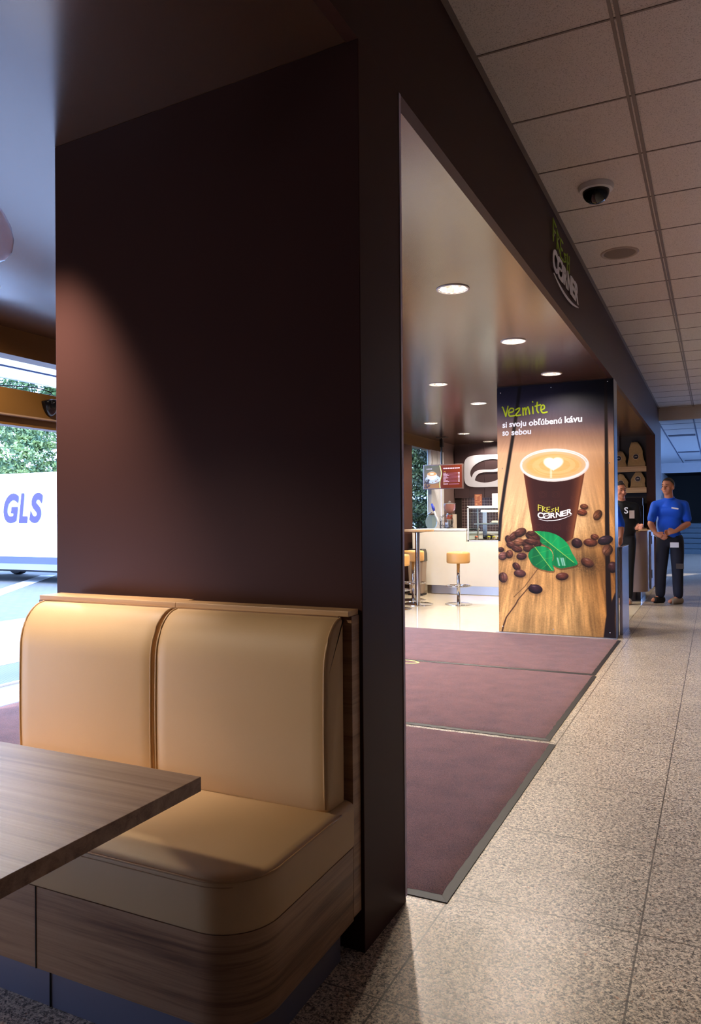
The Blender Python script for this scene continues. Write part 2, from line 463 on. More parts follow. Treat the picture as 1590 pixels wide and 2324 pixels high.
# floors
bm = B(); box(bm, XW - .2, 2.6, -3, 30, -.05, 0); obj('floor', bm, M_granite, kind='structure')
bm = B(); box(bm, XW, -.92, 7.9, 14.04, .0005, .004); obj('floor_shop', bm, M_shopfloor, kind='structure')
# corridor ceiling with its T-bar grid
bm = B(); box(bm, XF - .02, 2.6, -3, 14.95, ZT, ZT + .05); obj('ceiling', bm, M_ceil, kind='structure')
bm = B()
for x in (-.333, .245, .823, 1.4, 1.98):
    box(bm, x - .019, x - .006, -3, 14.95, ZT - .004, ZT + .001); box(bm, x + .003, x + .019, -3, 14.95, ZT - .007, ZT + .001)
k = -9
while 3.114 + k * .615 < 14.9:
    y = 3.114 + k * .615; box(bm, XF, 2.6, y - .005, y + .005, ZT - .003, ZT + .001); k += 1
box(bm, XF, XF + .022, -3, 14.95, ZT - .006, ZT + .001)
obj('trim_1', bm, M_tbar, kind='structure')
bm = B(); box(bm, -.93, 2.6, 14.95, 15.05, 2.978, ZT + .05); obj('wall_bulkhead', bm, M_ceil, kind='structure')
M_far = mat('pale wall paint', (190, 196, 205), .5)
M_farceil = mat('far metal ceiling', (190, 200, 210), .32)
bm = B(); box(bm, -1.6, 2.6, 15.0, 27.6, 2.978, 3.03); obj('ceiling_far', bm, M_farceil, kind='structure')
bm = B()
for x in (-.93, -.33): box(bm, x - .012, x + .012, 15.0, 27.5, 2.972, 2.979)
for y in (15.6, 16.6): box(bm, -.93, 2.6, y - .01, y + .01, 2.974, 2.979)
obj('trim_2', bm, mat('dark grid bar', (60, 78, 110), .5), kind='structure')
bm = B(); box(bm, -1.6, 2.6, 27.5, 27.6, 2.65, 2.99); obj('wall_far_lintel', bm, M_far, kind='structure')
bm = B(); box(bm, -1.7, -1.6, 15.3, 31, 0, 3.03); obj('wall_far_left', bm, M_far, kind='structure')
M_night = mat('dark hall wall', (20, 22, 26), .6)
bm = B(); box(bm, -1.7, 2.7, 31, 31.1, 0, 3.3); obj('wall_far', bm, M_night, kind='structure')
bm = B(); box(bm, -1.7, 2.7, 27.6, 31, 2.7, 2.8); obj('ceiling_stairwell', bm, M_night, kind='structure')
bm = B(); box(bm, 2.6, 2.7, -3, 16.4, 0, 3.3); box(bm, 2.6, 2.7, 25.6, 31, 0, 3.3); box(bm, 2.6, 2.7, 16.4, 25.6, 0, .9); box(bm, 2.6, 2.7, 16.4, 25.6, 1.7, 3.3)
obj('wall_right', bm, mat('warm wall paint', (120, 104, 92), .7), kind='structure')
bm = B(); box(bm, XW - .2, 2.7, -3.1, -3, 0, 3.3); obj('wall_back', bm, mat('back wall paint', (120, 92, 74), .6), kind='structure')
# fascia above the shop openings
bm = B(); box(bm, XF - .04, XF, -3, 14.0, ZB - .001, ZT + .02); box(bm, XF - .04, XF, 14.0, 14.96, 2.96, ZT + .02); obj('wall_fascia', bm, M_brown, kind='structure')
# shop soffit: a plate with round holes for the downlights
bm = B(); edges = []
out = [(XW, -3), (XF - .03, -3), (XF - .03, 14.1), (XW, 14.1)]
vs = [bm.verts.new((x, y, ZB)) for x, y in out]; edges += [bm.edges.new((vs[k], vs[(k + 1) % 4])) for k in range(4)]
for (x, y) in DOWN + [(-3.87, 3.04)]:
    vs = [bm.verts.new((x + .093 * math.cos(2 * PI * k / 32), y + .093 * math.sin(2 * PI * k / 32), ZB)) for k in range(32)]
    edges += [bm.edges.new((vs[k], vs[(k + 1) % 32])) for k in range(32)]
bmesh.ops.triangle_fill(bm, use_beauty=True, use_dissolve=False, edges=edges)
obj('ceiling_shop', bm, M_soffit, kind='structure')
bm = B(); box(bm, XW - .2, XF - .03, -3, 14.2, ZB + .16, ZB + .2); obj('ceiling_void', bm, M_night, kind='structure')
# the near pillar slab behind the bench
pl = [(-.913, 1.961), (-2.195, 2.037), (-2.195, 2.279), (-.913, 2.279)]
bm = B(); loft(bm, [[(x, y, 0) for x, y in pl], [(x, y, ZB) for x, y in pl]]); obj('wall_pillar_near', bm, M_brown, kind='structure', bevel=.002)
bm = B(); box(bm, -.9155, -.9110, 2.270, 2.284, .02, ZB - .002); obj('trim_3', bm, mat('lilac edge highlight strip', (216, 204, 226), .45, 0), kind='structure')  # edge strip, its lilac white colour imitates light caught on the pillar edge
# poster pillar, far pillar
bm = B(); box(bm, -2.10, -.905, 7.99, 8.25, 0, ZB); obj('wall_pillar_poster', bm, mat('dark grey laminate', (62, 54, 58), .3), kind='structure', bevel=.002)
bm = B(); box(bm, -1.06, XF, 13.99, 15.5, 0, 2.97); obj('wall_pillar_far', bm, M_brown, kind='structure')
# storefront wall: low slot added for blue light beside the seating bay, door front beyond, window near the counter
bm = B(); box(bm, XW - .15, XW, -3, -.6, 0, ZB); box(bm, XW - .15, XW, 1.4, 2.2, 0, ZB); box(bm, XW - .15, XW, -.6, 1.4, 0, .08); box(bm, XW - .15, XW, -.6, 1.4, .85, ZB); obj('wall_left_near', bm, M_brown, kind='structure')
bm = B(); box(bm, XW - .15, XW, 2.2, 14.04, 2.44, ZB + .02); obj('wall_left_header', bm, M_glow_brown, kind='structure')
bm = B(); box(bm, XW - .12, XW, 8.5, 11.8, 0, 2.44); obj('wall_left_mid', bm, M_brown, kind='structure')
bm = B(); box(bm, XW - .15, XW + .01, 13.35, 14.1, 0, ZB); obj('wall_left_far', bm, mat('taupe wall paint', (120, 96, 92), .6), kind='structure')
bm = B(); box(bm, XW - .1, XW, 11.8, 13.35, 0, 1.0); obj('wall_window_sill', bm, M_brown, kind='structure')
# back wall of the shop with brown panels over a tile band
bm = B(); box(bm, XW, -1.06, 14.06, 14.2, 0, ZB); obj('wall_shop_back', bm, mat('dark niche', (34, 24, 20), .6), kind='structure')


def tile_mat():
    m = bpy.data.materials.new('small brown wall tiles'); m.use_nodes = True; nt = m.node_tree; b = nt.nodes['Principled BSDF']
    tc = nt.nodes.new('ShaderNodeTexCoord'); mp = nt.nodes.new('ShaderNodeMapping'); mp.inputs['Rotation'].default_value = (PI / 2, 0, 0)
    nt.links.new(tc.outputs['Object'], mp.inputs['Vector'])
    br = nt.nodes.new('ShaderNodeTexBrick'); br.offset = 0; br.inputs['Scale'].default_value = 1; br.inputs['Brick Width'].default_value = .055; br.inputs['Row Height'].default_value = .055
    br.inputs['Mortar Size'].default_value = .003; br.inputs['Color1'].default_value = (*lin((58, 42, 44)), 1); br.inputs['Color2'].default_value = (*lin((74, 54, 56)), 1); br.inputs['Mortar'].default_value = (*lin((150, 132, 126)), 1)
    nt.links.new(mp.outputs[0], br.inputs['Vector']); nt.links.new(br.outputs['Color'], b.inputs['Base Color']); b.inputs['Roughness'].default_value = .25
    return m


bm = B(); box(bm, -4.40, -1.5, 14.045, 14.06, .9, 1.62); obj('wall_tile_band', bm, tile_mat(), kind='structure')
M_panel = mat('violet brown wall panel', (68, 50, 52), .45)
bm = B()
xs = [-4.53, -4.235, -3.94, -3.4, -2.9, -2.4, -1.9, -1.5]
for a, b in zip(xs, xs[1:]): box(bm, a + .002, b - .002, 14.0, 14.058, 1.597, ZB - .002)
obj('wall_shop_panel', bm, M_panel, kind='structure')
# far window by the counter
bm = B(); box(bm, XW - .06, XW + .02, 12.70, 13.02, 1.0, 2.44); box(bm, XW - .06, XW + .035, 13.02, 13.06, 1.0, 2.44); box(bm, XW - .05, XW + .02, 13.08, 13.2, 1.0, 2.44); box(bm, XW - .06, XW + .03, 13.22, 13.35, 1.0, 2.44)
obj('window_1', bm, mat('white window frame', (232, 232, 238), .4), kind='structure')
bm = B(); box(bm, XW - .05, XW - .04, 11.8, 12.7, 1.0, 2.44); obj('window_2', bm, M_glass, kind='structure')
# door front: white transom rails, glass, the brown operator beam
M_rail = mat('white aluminium rail', (228, 232, 242), .4)
bm = B()
box(bm, -6.26, -6.2, -1, 12, 2.760, 2.95); box(bm, -6.26, -6.2, -1, 12, 2.638, 2.738)
tag(obj('canopy_beam', bm, M_rail), 'white double canopy beam outside above the entrance', 'canopy')
bm = B(); box(bm, -6.25, -6.22, -1, 12, 2.738, 2.760); obj('trim_4', bm, mat('dark gasket', (24, 34, 62), .5), kind='structure')
bm = B(); box(bm, XW - .062, XW - .056, 2.2, 8.5, 2.185, 2.275); obj('window_4', bm, M_glass, kind='structure')
for y, x0, x1 in ((17.75, -.90, -.36), (22.6, -.90, -.36), (26.2, -.85, .2)):
    bm = B(); box(bm, x0, x1, y, y + .35, 2.971, 2.979); tag(obj('ceiling_slot', bm, mat('slot diffuser', (60, 70, 92), .4)), {17.75: 'nearest dark slot in the blue lit ceiling', 22.6: 'middle dark slot in the blue lit ceiling', 26.2: 'pale slot at the far end of the blue lit ceiling'}[y], 'air vent', 'slots in the far ceiling')
# far hall: stairs
M_stair = mat('grey blue stair stone', (86, 104, 116), .4)
bm = B()
for i in range(6): box(bm, -1.6, 2.6, 26.0 + i * .3, 31.0, .16 * i, .16 * (i + 1) - .012)
obj('stairs', bm, M_stair, kind='structure')

# ================================================================== BENCH
t = thing('bench_seat', 'tan leather upholstered bench with wood plinth against the brown pillar', 'bench', (-1.5, 1.6, 0))
OFF = Vector((-1.5, 1.6, 0))


def lobj(name, bm, m, parent, off=OFF, **k):
    bmesh.ops.translate(bm, verts=bm.verts, vec=-Vector(off)); return obj(name, bm, m, parent, **k)


def outline(x1=-.912, yf=1.362, r=.135, xl=-2.2, yb=1.90, ins=0):
    x1 -= ins; yf += ins; r = max(.02, r - ins)
    p = [(xl, yb), (xl, yf + .004)]
    p += [(xl + (x1 - r - xl) * k / 8, yf) for k in range(1, 8)]
    p += arc(x1 - r, yf + r, r, -90, 0, 10)
    p += [(x1 - .004 * (k / 5), yf + r + (yb - yf - r) * k / 5) for k in range(1, 6)]
    p += [(x1 - .02 + (xl - x1 + .02) * k / 8, yb) for k in range(1, 8)]
    return p


def loft_outline(bm, levels, dome=0):
    loft(bm, [[(x, y, z) for x, y in outline(ins=i)] for z, i in levels], cap=False)
    # caps
    bm.verts.ensure_lookup_table()
    n = len(outline())
    vs = bm.verts[:]
    bm.faces.new(vs[:n][::-1])
    last = [vs[i] for i in range(len(vs) - n, len(vs))]
    if dome:
        cur = last
        for f, dz in ((.25, .35), (.5, .6), (.75, .85), (.92, 1)):
            nxt = []
            for v, (x, y) in zip(last, outline(ins=levels[-1][1])):
                cx, cy = -1.5, 1.66
                nxt.append(bm.verts.new((x + (cx - x) * f, y + (cy - y) * f, levels[-1][0] + dome * dz)))
            for k in range(n): bm.faces.new((cur[k], cur[(k + 1) % n], nxt[(k + 1) % n], nxt[k]))
            cur = nxt
        bm.faces.new(cur)
    else: bm.faces.new(last)


bm = B(); loft_outline(bm, [(.327, .004), (.335, 0), (.436, 0), (.446, .003), (.451, .010), (.455, .022)], .006)
lobj('seat_cushion', bm, M_leather, t, smooth=True, auto=50)
bm = B(); tube(bm, [(x, y, .444) for x, y in outline(ins=-.0005)[1:24]], .0024, 8)
s = lobj('seam', bm, M_piping, t, smooth=True); s['label'] = 'darker stitched seam'
bm = B(); tube(bm, [(x, y, .432) for x, y in outline(ins=-.0005)[1:14]], .0013, 6); lobj('seam', bm, M_piping, t, smooth=True)
bm = B(); loft_outline(bm, [(.118, .006), (.122, .003), (.325, .003)]); lobj('wood_panel', bm, M_wood_h, t, smooth=True, auto=40)
bm = B(); box(bm, -1.5515, -1.549, 1.3635, 1.372, .12, .325); lobj('panel_joint', bm, M_dark, t)
bm = B(); loft(bm, [[(x, y, z) for x, y in outline(ins=.045)] for z in (.0, .119)]); lobj('plinth', bm, M_kick, t, smooth=True, auto=40)
bm = B(); box(bm, -1.5475, -1.5445, 1.4045, 1.41, .0, .118); lobj('plinth_joint', bm, M_dark, t)
# backrest carcass, end panel, ledge
bm = B(); box(bm, -2.12, -.955, 1.888, 1.945, .3, .97); lobj('back_board', bm, M_wood_h, t)
bm = B(); box(bm, -.955, -.922, 1.908, 1.958, .125, .970); box(bm, -.956, -.924, 1.80, 1.9, .34, .447); lobj('end_panel', bm, M_wood_h, t, bevel=.001)
bm = B(); box(bm, -2.123, -1.531, 1.893, 1.99, .970, .986); box(bm, -1.53, -.925, 1.893, 1.958, .970, .986)
lobj('ledge', bm, M_wood_l, t, bevel=.001)


def back_profile(dy=0, ins=0):
    yf, zb_, zt_ = 1.787 + dy, .452, .968
    p = [(1.886, zb_ + ins), (yf + .012, zb_ + ins), (yf + .002, zb_ + .014)]
    p += [(yf - .003 * math.sin(PI * k / 7), zb_ + .02 + (zt_ - .15 - zb_ - .02) * k / 7) for k in range(1, 8)]
    p += [(yf + .098 - .098 * math.cos(math.radians(a)), zt_ - .15 + .15 * math.sin(math.radians(a)) * .985 - ins) for a in range(8, 90, 9)]
    p += [(1.886, zt_ - ins)]
    return p


def cushion(x0, x1):
    bm = B(); secs = []
    for x, d, i in ((x0, .010, .006), (x0 + .003, .004, .003), (x0 + .01, 0, 0), (x0 + .05, -.003, 0), ((x0 + x1) / 2, -.005, 0), (x1 - .05, -.003, 0), (x1 - .01, 0, 0), (x1 - .003, .004, .003), (x1, .010, .006)):
        secs.append([(x, y, z) for y, z in back_profile(d, i)])
    loft(bm, secs); c = lobj('back_cushion', bm, M_leather, t, smooth=True, auto=50)
    for x in (x0 + .007, x1 - .007):
        bm = B(); tube(bm, [(x, y - .001, z) for y, z in back_profile(.001)[2:]], .0036, 8)
        q = lobj('piping', bm, M_piping, c, smooth=True)
        q['label'] = 'raised leather piping'
    return c


cushion(-2.100, -1.532); cushion(-1.526, -.94)

# ================================================================== TABLE
tb = thing('dining_table', 'rectangular walnut laminate table in front of the tan bench', 'table', (-1.72, .82, 0)); TO = (-1.72, .82, 0)
bm = B(); box(bm, -2.5, -.926, .42, 1.222, .706, .735); lobj('tabletop', bm, M_wood_t, tb, TO, bevel=.0012)
bm = B(); lathe(bm, [(.035, .02), (.035, .706)], 24, TO); lobj('post', bm, M_steel, tb, TO, smooth=True, auto=40)
bm = B(); lathe(bm, [(.23, 0), (.23, .008), (.22, .014), (.04, .022)], 40, TO); lobj('base_plate', bm, M_steel, tb, TO, smooth=True, auto=30)

# ================================================================== PENDANT
PEND = (-1.916, 1.511, 2.087)
gx, gy, gz = PEND
pn = thing('pendant_lamp', 'clear glass pendant globe with reddish neck hanging over the table', 'lamp', (gx, gy, ZB)); PO = (gx, gy, ZB)
bm = B(); prof = [(.012, .14), (.02, .12), (.038, .095), (.06, .06), (.077, .025), (.083, -.01), (.077, -.045), (.058, -.068), (.032, -.08), (.001, -.083)]
lathe(bm, prof, 32, (gx, gy, gz), cap=False)
g = lobj('glass_globe', bm, mat('pendant glass', (242, 228, 238), .02, trans=1, ior=1.03, spec=.8, coat=.8), pn, PO, smooth=True)
bm = B(); lathe(bm, [(.016, .13), (.019, .17), (.016, .21), (.006, .215)], 24, (gx, gy, gz)); n_ = lobj('copper_socket', bm, mat('copper', (170, 90, 70), .25, 1), pn, PO, smooth=True, auto=40)
bm = B(); tube(bm, [(gx, gy, gz + .21), (gx, gy, ZB - .02)], .003, 8); lobj('cord', bm, M_dark, pn, PO)
bm = B(); lathe(bm, [(.022, -.03), (.025, -.026), (.025, 0)], 24, PO); lobj('ceiling_rose', bm, M_dark, pn, PO, smooth=True, auto=40)
bm = B(); ball(bm, (gx, gy, gz + .06), .022, 12, 0, (1, 1, 1.6)); lobj('bulb', bm, mat('bulb glass', (255, 240, 220), .1, trans=.6), pn, PO, smooth=True)

# ================================================================== DOWNLIGHTS
M_ring = mat('white ring', (238, 232, 225), .35); M_bulb = mat('warm bulb', (255, 236, 205), .3, emit=25)
M_refl = mat('chrome reflector', (240, 240, 240), .18, .75)


def downlight(label):
    r = thing('ceiling_downlight', label, 'ceiling light', (0, 0, ZB), 0, 'round downlights in the brown soffit')
    bm = B(); lathe(bm, [(.086, -.001), (.090, -.006), (.099, -.005), (.101, 0), (.092, .001)], 40, cap=False); obj('ring', bm, M_ring, r, smooth=True)
    bm = B(); lathe(bm, [(.088, -.001), (.082, .03), (.066, .07), (.045, .095), (.030, .10)], 32, cap=False, flute=-.10); bm.faces.new([v for v in bm.verts if v.co.z > .0995]); obj('reflector', bm, M_refl, r)
    bm = B(); lathe(bm, [(.001, .022), (.018, .026), (.024, .04), (.024, .098)], 16, cap=False); obj('bulb', bm, M_bulb, r, smooth=True)
    return r


dl = [(0, 'large round chrome downlight, nearest the pillar on the entrance soffit'), (1, 'round downlight second in the row along the fascia side of the soffit'),
      (2, 'round downlight just above the coffee poster'), (3, 'round downlight left of the poster, nearest of the middle row'),
      (4, 'round downlight second of the middle row, beside the top of the poster'), (5, 'round downlight at the left above the bar table'),
      (6, 'small round downlight above the hanging menu screen'), (7, 'farthest small downlight in front of the bean logo panel')]
D0 = None
for i, lab in dl:
    x, y = DOWN[i]
    if D0 is None: D0 = downlight(lab); D0.location = (x, y, ZB)
    else: copy_tree(D0, (x, y, ZB), random.random() * 3, lab)
for i, lab in ((8, 'downlight of the middle row hidden behind the near pillar, nearest the seating bay'), (9, 'downlight of the middle row hidden behind the far edge of the near pillar'), (10, 'downlight hidden behind the poster over the bar stools'), (11, 'downlight hidden behind the poster over the serving counter')):
    copy_tree(D0, (*DOWN[i], ZB), i, lab)
copy_tree(D0, (-3.87, 3.04, ZB), 0, 'white downlight ring at the left edge below the glass pendant')

# ================================================================== CEILING DEVICES
dc = thing('dome_camera', 'white-rimmed black dome camera on the tiled ceiling', 'security camera', (-.617, 4.66, ZT))
bm = B(); lathe(bm, [(.1, 0), (.102, -.012), (.094, -.03), (.075, -.034)], 40, cap=False); obj('housing', bm, M_white, dc, smooth=True, auto=40)
bm = B(); lathe(bm, [(.077, -.03)] + [(.077 * math.cos(math.radians(a)), -.036 - .068 * math.sin(math.radians(a))) for a in range(5, 90, 8)] + [(.001, -.104)], 32, cap=False)
obj('dome', bm, mat('smoked dome', (6, 6, 8), .08), dc, smooth=True)
sp = thing('ceiling_speaker', 'flat round beige speaker grille in the tiled ceiling', 'speaker', (-.62, 5.93, ZT))
bm = B(); lathe(bm, [(.112, -.001), (.122, -.009), (.132, -.007), (.137, 0)], 48, cap=False); obj('rim', bm, mat('speaker rim', (176, 160, 150), .5), sp, smooth=True)
bm = B(); lathe(bm, [(.001, -.012), (.06, -.011), (.113, -.004)], 48, cap=False); obj('grille', bm, mat('speaker grille', (140, 124, 112), .7, bump=.8, bscale=700), sp, smooth=True)

# ================================================================== FASCIA SIGN
sg = thing('shop_sign', 'raised green and white shop lettering on the brown fascia', 'sign', (XF, 5.3, 2.9))
M_green = mat('lime green lettering', (150, 190, 30), .45); M_wlet = mat('white lettering', (246, 246, 255), .45)
# bottom-left corner of the logo at y 4.80, rising z; width 1.0 m; y axis along the corridor
SGO = (XF, 5.3, 2.9)
def sign_fn(p): return Vector((XF + .013 + p[2], 4.80 + p[0] * .98, 2.752 + p[1] * .60))
bg_, bw_ = B(), B(); make_logo(bg_, bw_, sign_fn, .004, bold=.030, sw_=.022)
lobj('green_lettering', bg_, M_green, sg, SGO); lobj('white_lettering', bw_, M_wlet, sg, SGO)
for y, z in ((4.85, 2.86), (5.1, 2.87), (5.35, 2.88), (5.6, 2.9), (4.87, 3.03), (5.25, 3.0)):
    bm = B(); box(bm, XF, XF + .013, y, y + .015, z, z + .015); lobj('standoff', bm, M_steel, sg, SGO)

# ================================================================== ENTRANCE MATS
def mat_obj(label, x0, x1, y0, y1, bd=.030):
    r = thing('entrance_mat', label, 'mat', (x0, y0, 0), 0, 'maroon entrance mats')
    bm = B()
    o = [(x0, y0), (x1, y0), (x1, y1), (x0, y1)]; q = [(x0 + bd, y0 + bd), (x1 - bd, y0 + bd), (x1 - bd, y1 - bd * .3), (x0 + bd, y1 - bd * .3)]
    ov = [bm.verts.new((x, y, .001)) for x, y in o]; o2 = [bm.verts.new((x, y, .003)) for x, y in o]; qv = [bm.verts.new((x, y, .007)) for x, y in q]
    for k in range(4):
        bm.faces.new((ov[k], ov[(k + 1) % 4], o2[(k + 1) % 4], o2[k])); bm.faces.new((o2[k], o2[(k + 1) % 4], qv[(k + 1) % 4], qv[k]))
    bm.faces.new(ov[::-1]); bm.faces.new(qv)
    lobj('rubber_edge', bm, M_rubber, r, (x0, y0, 0))
    # pile: a fine grid with a ragged rim
    bm = B(); nx, ny = 90, 60; gr = []
    for j in range(ny + 1):
        row = []
        for i in range(nx + 1):
            ex = i in (0, nx) or j in (0, ny)
            x = q[0][0] + (q[1][0] - q[0][0]) * i / nx; y = q[0][1] + (q[2][1] - q[0][1]) * j / ny
            if ex: x += random.uniform(-.003, .003); y += random.uniform(-.003, .003)
            row.append(bm.verts.new((x, y, (.0075 if ex else .0125 + random.uniform(-.0007, .0007)))))
        gr.append(row)
    for j in range(ny):
        for i in range(nx): bm.faces.new((gr[j][i], gr[j][i + 1], gr[j + 1][i + 1], gr[j + 1][i]))
    lobj('pile', bm, M_carpet, r, (x0, y0, 0), smooth=True)
    return r


mat_obj('maroon entrance mat nearest the pillar, with broad grey edge', -4.31, -.79, 2.325, 4.175)
m2 = mat_obj('maroon entrance mat in the middle, with a small pale logo', -4.31, -.835, 4.225, 6.075)
mat_obj('maroon entrance mat at the foot of the coffee poster', -4.31, -.85, 6.10, 7.90)
bm = B()
lg = [(-2.62, 6.02), (-2.56, 6.015), (-2.50, 5.99), (-2.47, 5.95), (-2.50, 5.91), (-2.57, 5.895), (-2.64, 5.90)]
ribbon(bm, smooth_pts([(x + .20, y + .03) for x, y in lg], 4), .022, lambda p: Vector((p[0], p[1], .0145)))
lobj('woven_logo', bm, mat('pale yellow yarn', (232, 204, 120), .9), m2, (-4.31, 4.225, 0))

# ================================================================== POSTER (a printed sheet on the pillar)
PX0, PX1, PY, PZ0, PZ1 = -2.098, -.908, 7.98, .012, 2.622
NU, NV = 330, 720


def paint_poster():
    rng = np.random.default_rng(3)
    v, u = np.meshgrid(np.linspace(0, 1, NV + 1), np.linspace(0, 1, NU + 1), indexing='ij')
    top = 158 - 53 * u; bot = 2165 + 50 * u
    X = 28 + 982 * u + 17 * v; Y = top + (bot - top) * v
    def noise(a, b, seed=0):
        g = np.random.default_rng(seed).random((64, 64)); a = a % 63; b = b % 63
        i, j = a.astype(int), b.astype(int); fa, fb = a - i, b - j; fa = fa * fa * (3 - 2 * fa); fb = fb * fb * (3 - 2 * fb)
        return (g[i, j] * (1 - fa) + g[i + 1, j] * fa) * (1 - fb) + (g[i, j + 1] * (1 - fa) + g[i + 1, j + 1] * fa) * fb
    def lerp(stops, y):
        ys = [s[0] for s in stops]; return np.stack([np.interp(y, ys, [s[1][k] for s in stops]) for k in range(3)], -1)
    C = lerp([(100, (34, 34, 50)), (330, (66, 62, 82)), (450, (98, 82, 92)), (560, (150, 118, 104)), (700, (222, 180, 146)), (1000, (226, 184, 142)), (1300, (222, 182, 132)), (1500, (190, 145, 92)), (1750, (190, 142, 86)), (2000, (204, 156, 96)), (2230, (184, 140, 86))], Y - .00 * X)
    # darker upper right, paler left
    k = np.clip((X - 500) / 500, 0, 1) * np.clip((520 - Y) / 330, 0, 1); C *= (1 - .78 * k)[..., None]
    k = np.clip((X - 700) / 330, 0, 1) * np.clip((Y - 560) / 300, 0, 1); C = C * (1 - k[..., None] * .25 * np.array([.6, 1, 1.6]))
    # perspective grain
    ang = (X - 560) / (Y - (-400)) * 38; rad = np.log(Y + 500) * 14
    g1 = noise(ang * 2.2 + 20, rad * .6 + 9, 1); g2 = noise(ang * 7 + 30, rad * 1.8, 2); g3 = noise(X / 7., Y / 7., 4)
    amt = np.clip((Y - 800) / 700, .12, 1)
    C *= (1.04 + amt * ((g1 - .5) * .34 + (g2 - .5) * .20 + (g3 - .5) * .12))[..., None]
    # scratched darker patch under the cup's right
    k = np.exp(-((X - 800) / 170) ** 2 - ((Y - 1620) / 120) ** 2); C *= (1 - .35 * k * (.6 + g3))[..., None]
    def soft(d, w): return np.clip(1 - d / w, 0, 1)
    def blend(m, col):
        nonlocal C
        m = np.clip(m, 0, 1)[..., None]; C = C * (1 - m) + np.array(col) * m
    # board seams
    def seam(pts, w0, w1, col, soften=6):
        ys = [p[1] for p in pts]; xc = np.interp(Y, ys, [p[0] for p in pts]); w = np.interp(Y, ys, np.linspace(w0, w1, len(ys)))
        m = np.clip((w + soften - np.abs(X - xc)) / soften, 0, 1) * (Y >= ys[0] - 3) * (Y <= ys[-1] + 3); blend(m, col)
    seam([(238, 100), (205, 350), (170, 560), (135, 760), (100, 960), (62, 1200), (42, 1420)], 8, 9, (30, 20, 22), 12)
    seam([(948, 90), (955, 600), (958, 1000), (962, 1480), (968, 1800), (985, 2240)], 6, 19, (34, 20, 16), 9)
    seam([(1030, 1850), (1004, 1950), (985, 2060), (978, 2240)], 4, 46, (38, 24, 24), 10)
    seam([(330, 1780), (215, 1905), (190, 1950), (110, 2050), (85, 2120), (70, 2180)], 3, 5, (84, 52, 34), 5)
    seam([(395, 1640), (270, 1800), (180, 1880)], 1, 1, (110, 76, 48), 6)
    def ell(cx, cy, rx, ry, a=0):
        a = math.radians(a); dx, dy = X - cx, Y - cy
        p = (dx * math.cos(a) + dy * math.sin(a)) / rx; q = (-dx * math.sin(a) + dy * math.cos(a)) / ry
        return p, q, np.sqrt(p * p + q * q)
    def inside(d, s): return np.clip((1 - d) * s + .5, 0, 1)
    # contact shade of the cup
    p, q, d = ell(560, 1440, 210, 50); blend(np.clip(1.2 - d, 0, 1) * .6, (60, 34, 20))
    # coffee beans behind
    def bean(cx, cy, rx, ry, a, col=(104, 60, 46), crease=True):
        p, q, d = ell(cx + 6, cy + ry * .45, rx * 1.08, ry * .95, a); blend(np.clip(1.25 - d, 0, 1) * .55, (46, 26, 18))
        p, q, d = ell(cx, cy, rx, ry, a); m = inside(d, min(rx, ry) / 2.5)
        sh = .62 + .55 * np.clip(1 - d, 0, 1) - .35 * np.clip(q, -1, 1) + (g3 - .5) * .2
        nonlocal C
        C = C * (1 - m[..., None]) + (np.array(col) * sh[..., None]) * m[..., None]
        if crease:
            cr_ = np.clip(1 - np.abs(q - .22 * np.sin(p * 2.6) + .08) * ry / 3.2, 0, 1) * m * (np.abs(p) < .92); blend(cr_ * .85, (38, 20, 14))
        hl = np.exp(-((p + .25) / .3) ** 2 - ((q + .55) / .16) ** 2) * m; blend(hl * .45, (214, 180, 168))
    bean(775, 1145, 34, 24, 10, (130, 76, 50)); bean(758, 1192, 42, 28, 5, (138, 72, 48)); bean(884, 1214, 46, 34, -60, (122, 74, 46))
    # cup
    yl = np.clip((Y - 860) / 560, 0, 1); xl_ = 262 + yl * 92; xr = 782 - yl * 100
    botc = 1385 + 60 * np.sqrt(np.clip(1 - ((X - 518) / 172) ** 2, 0, 1))
    m = np.clip((X - xl_) / 3, 0, 1) * np.clip((xr - X) / 3, 0, 1) * (Y > 850) * np.clip((botc - Y) / 3, 0, 1)
    s = np.clip((X - xl_) / np.maximum(xr - xl_, 1), 0, 1)
    cc = lerp([(0, (112, 56, 34)), (.05, (86, 40, 30)), (.14, (64, 27, 24)), (.45, (58, 24, 24)), (.8, (66, 29, 25)), (.9, (98, 52, 36)), (.96, (134, 78, 48)), (1, (106, 56, 36))], s)
    C = C * (1 - m[..., None]) + cc * m[..., None]
    for bx, by in ((480, 1118), (405, 1120), (560, 1115), (700, 1080), (690, 1170), (430, 1040), (540, 1040), (730, 950), (470, 1310), (550, 1312), (660, 1320), (395, 1310)):
        p = (X - bx) / 33; q = (Y - by) / 24; d = (np.abs(p) ** 5 + np.abs(q) ** 5) ** .2; rr = np.sqrt(p * p + q * q)
        blend((np.abs(d - .95) < .07) * m * .25, (110, 62, 50)); blend((np.abs(rr - .6) < .08) * m * .25, (110, 62, 50))
    # rim and coffee
    p, q, d = ell(524, 800, 293, 136); blend(inside(d, 60), (236, 224, 222))
    p, q, d = ell(524, 795, 287, 130); blend(inside(d, 60), (248, 244, 246))
    p, q, d = ell(520, 800, 268, 112); blend(inside(d, 50), (232, 198, 156))
    p, q, d = ell(520, 806, 250, 104); blend(np.clip((1 - d) * 8, 0, 1) * (.65 + .35 * noise(p * 4 + 9, q * 9 + 12, 5)), (238, 188, 118))
    p, q, d = ell(530, 800, 180, 74); blend(np.clip((np.abs(d - .85) < .12) * 1.0, 0, 1) * .35, (250, 222, 170))
    p, q, d = ell(545, 805, 215, 90); blend(np.clip(1 - np.abs(d - .92) / .06, 0, 1) * .3, (250, 226, 180))
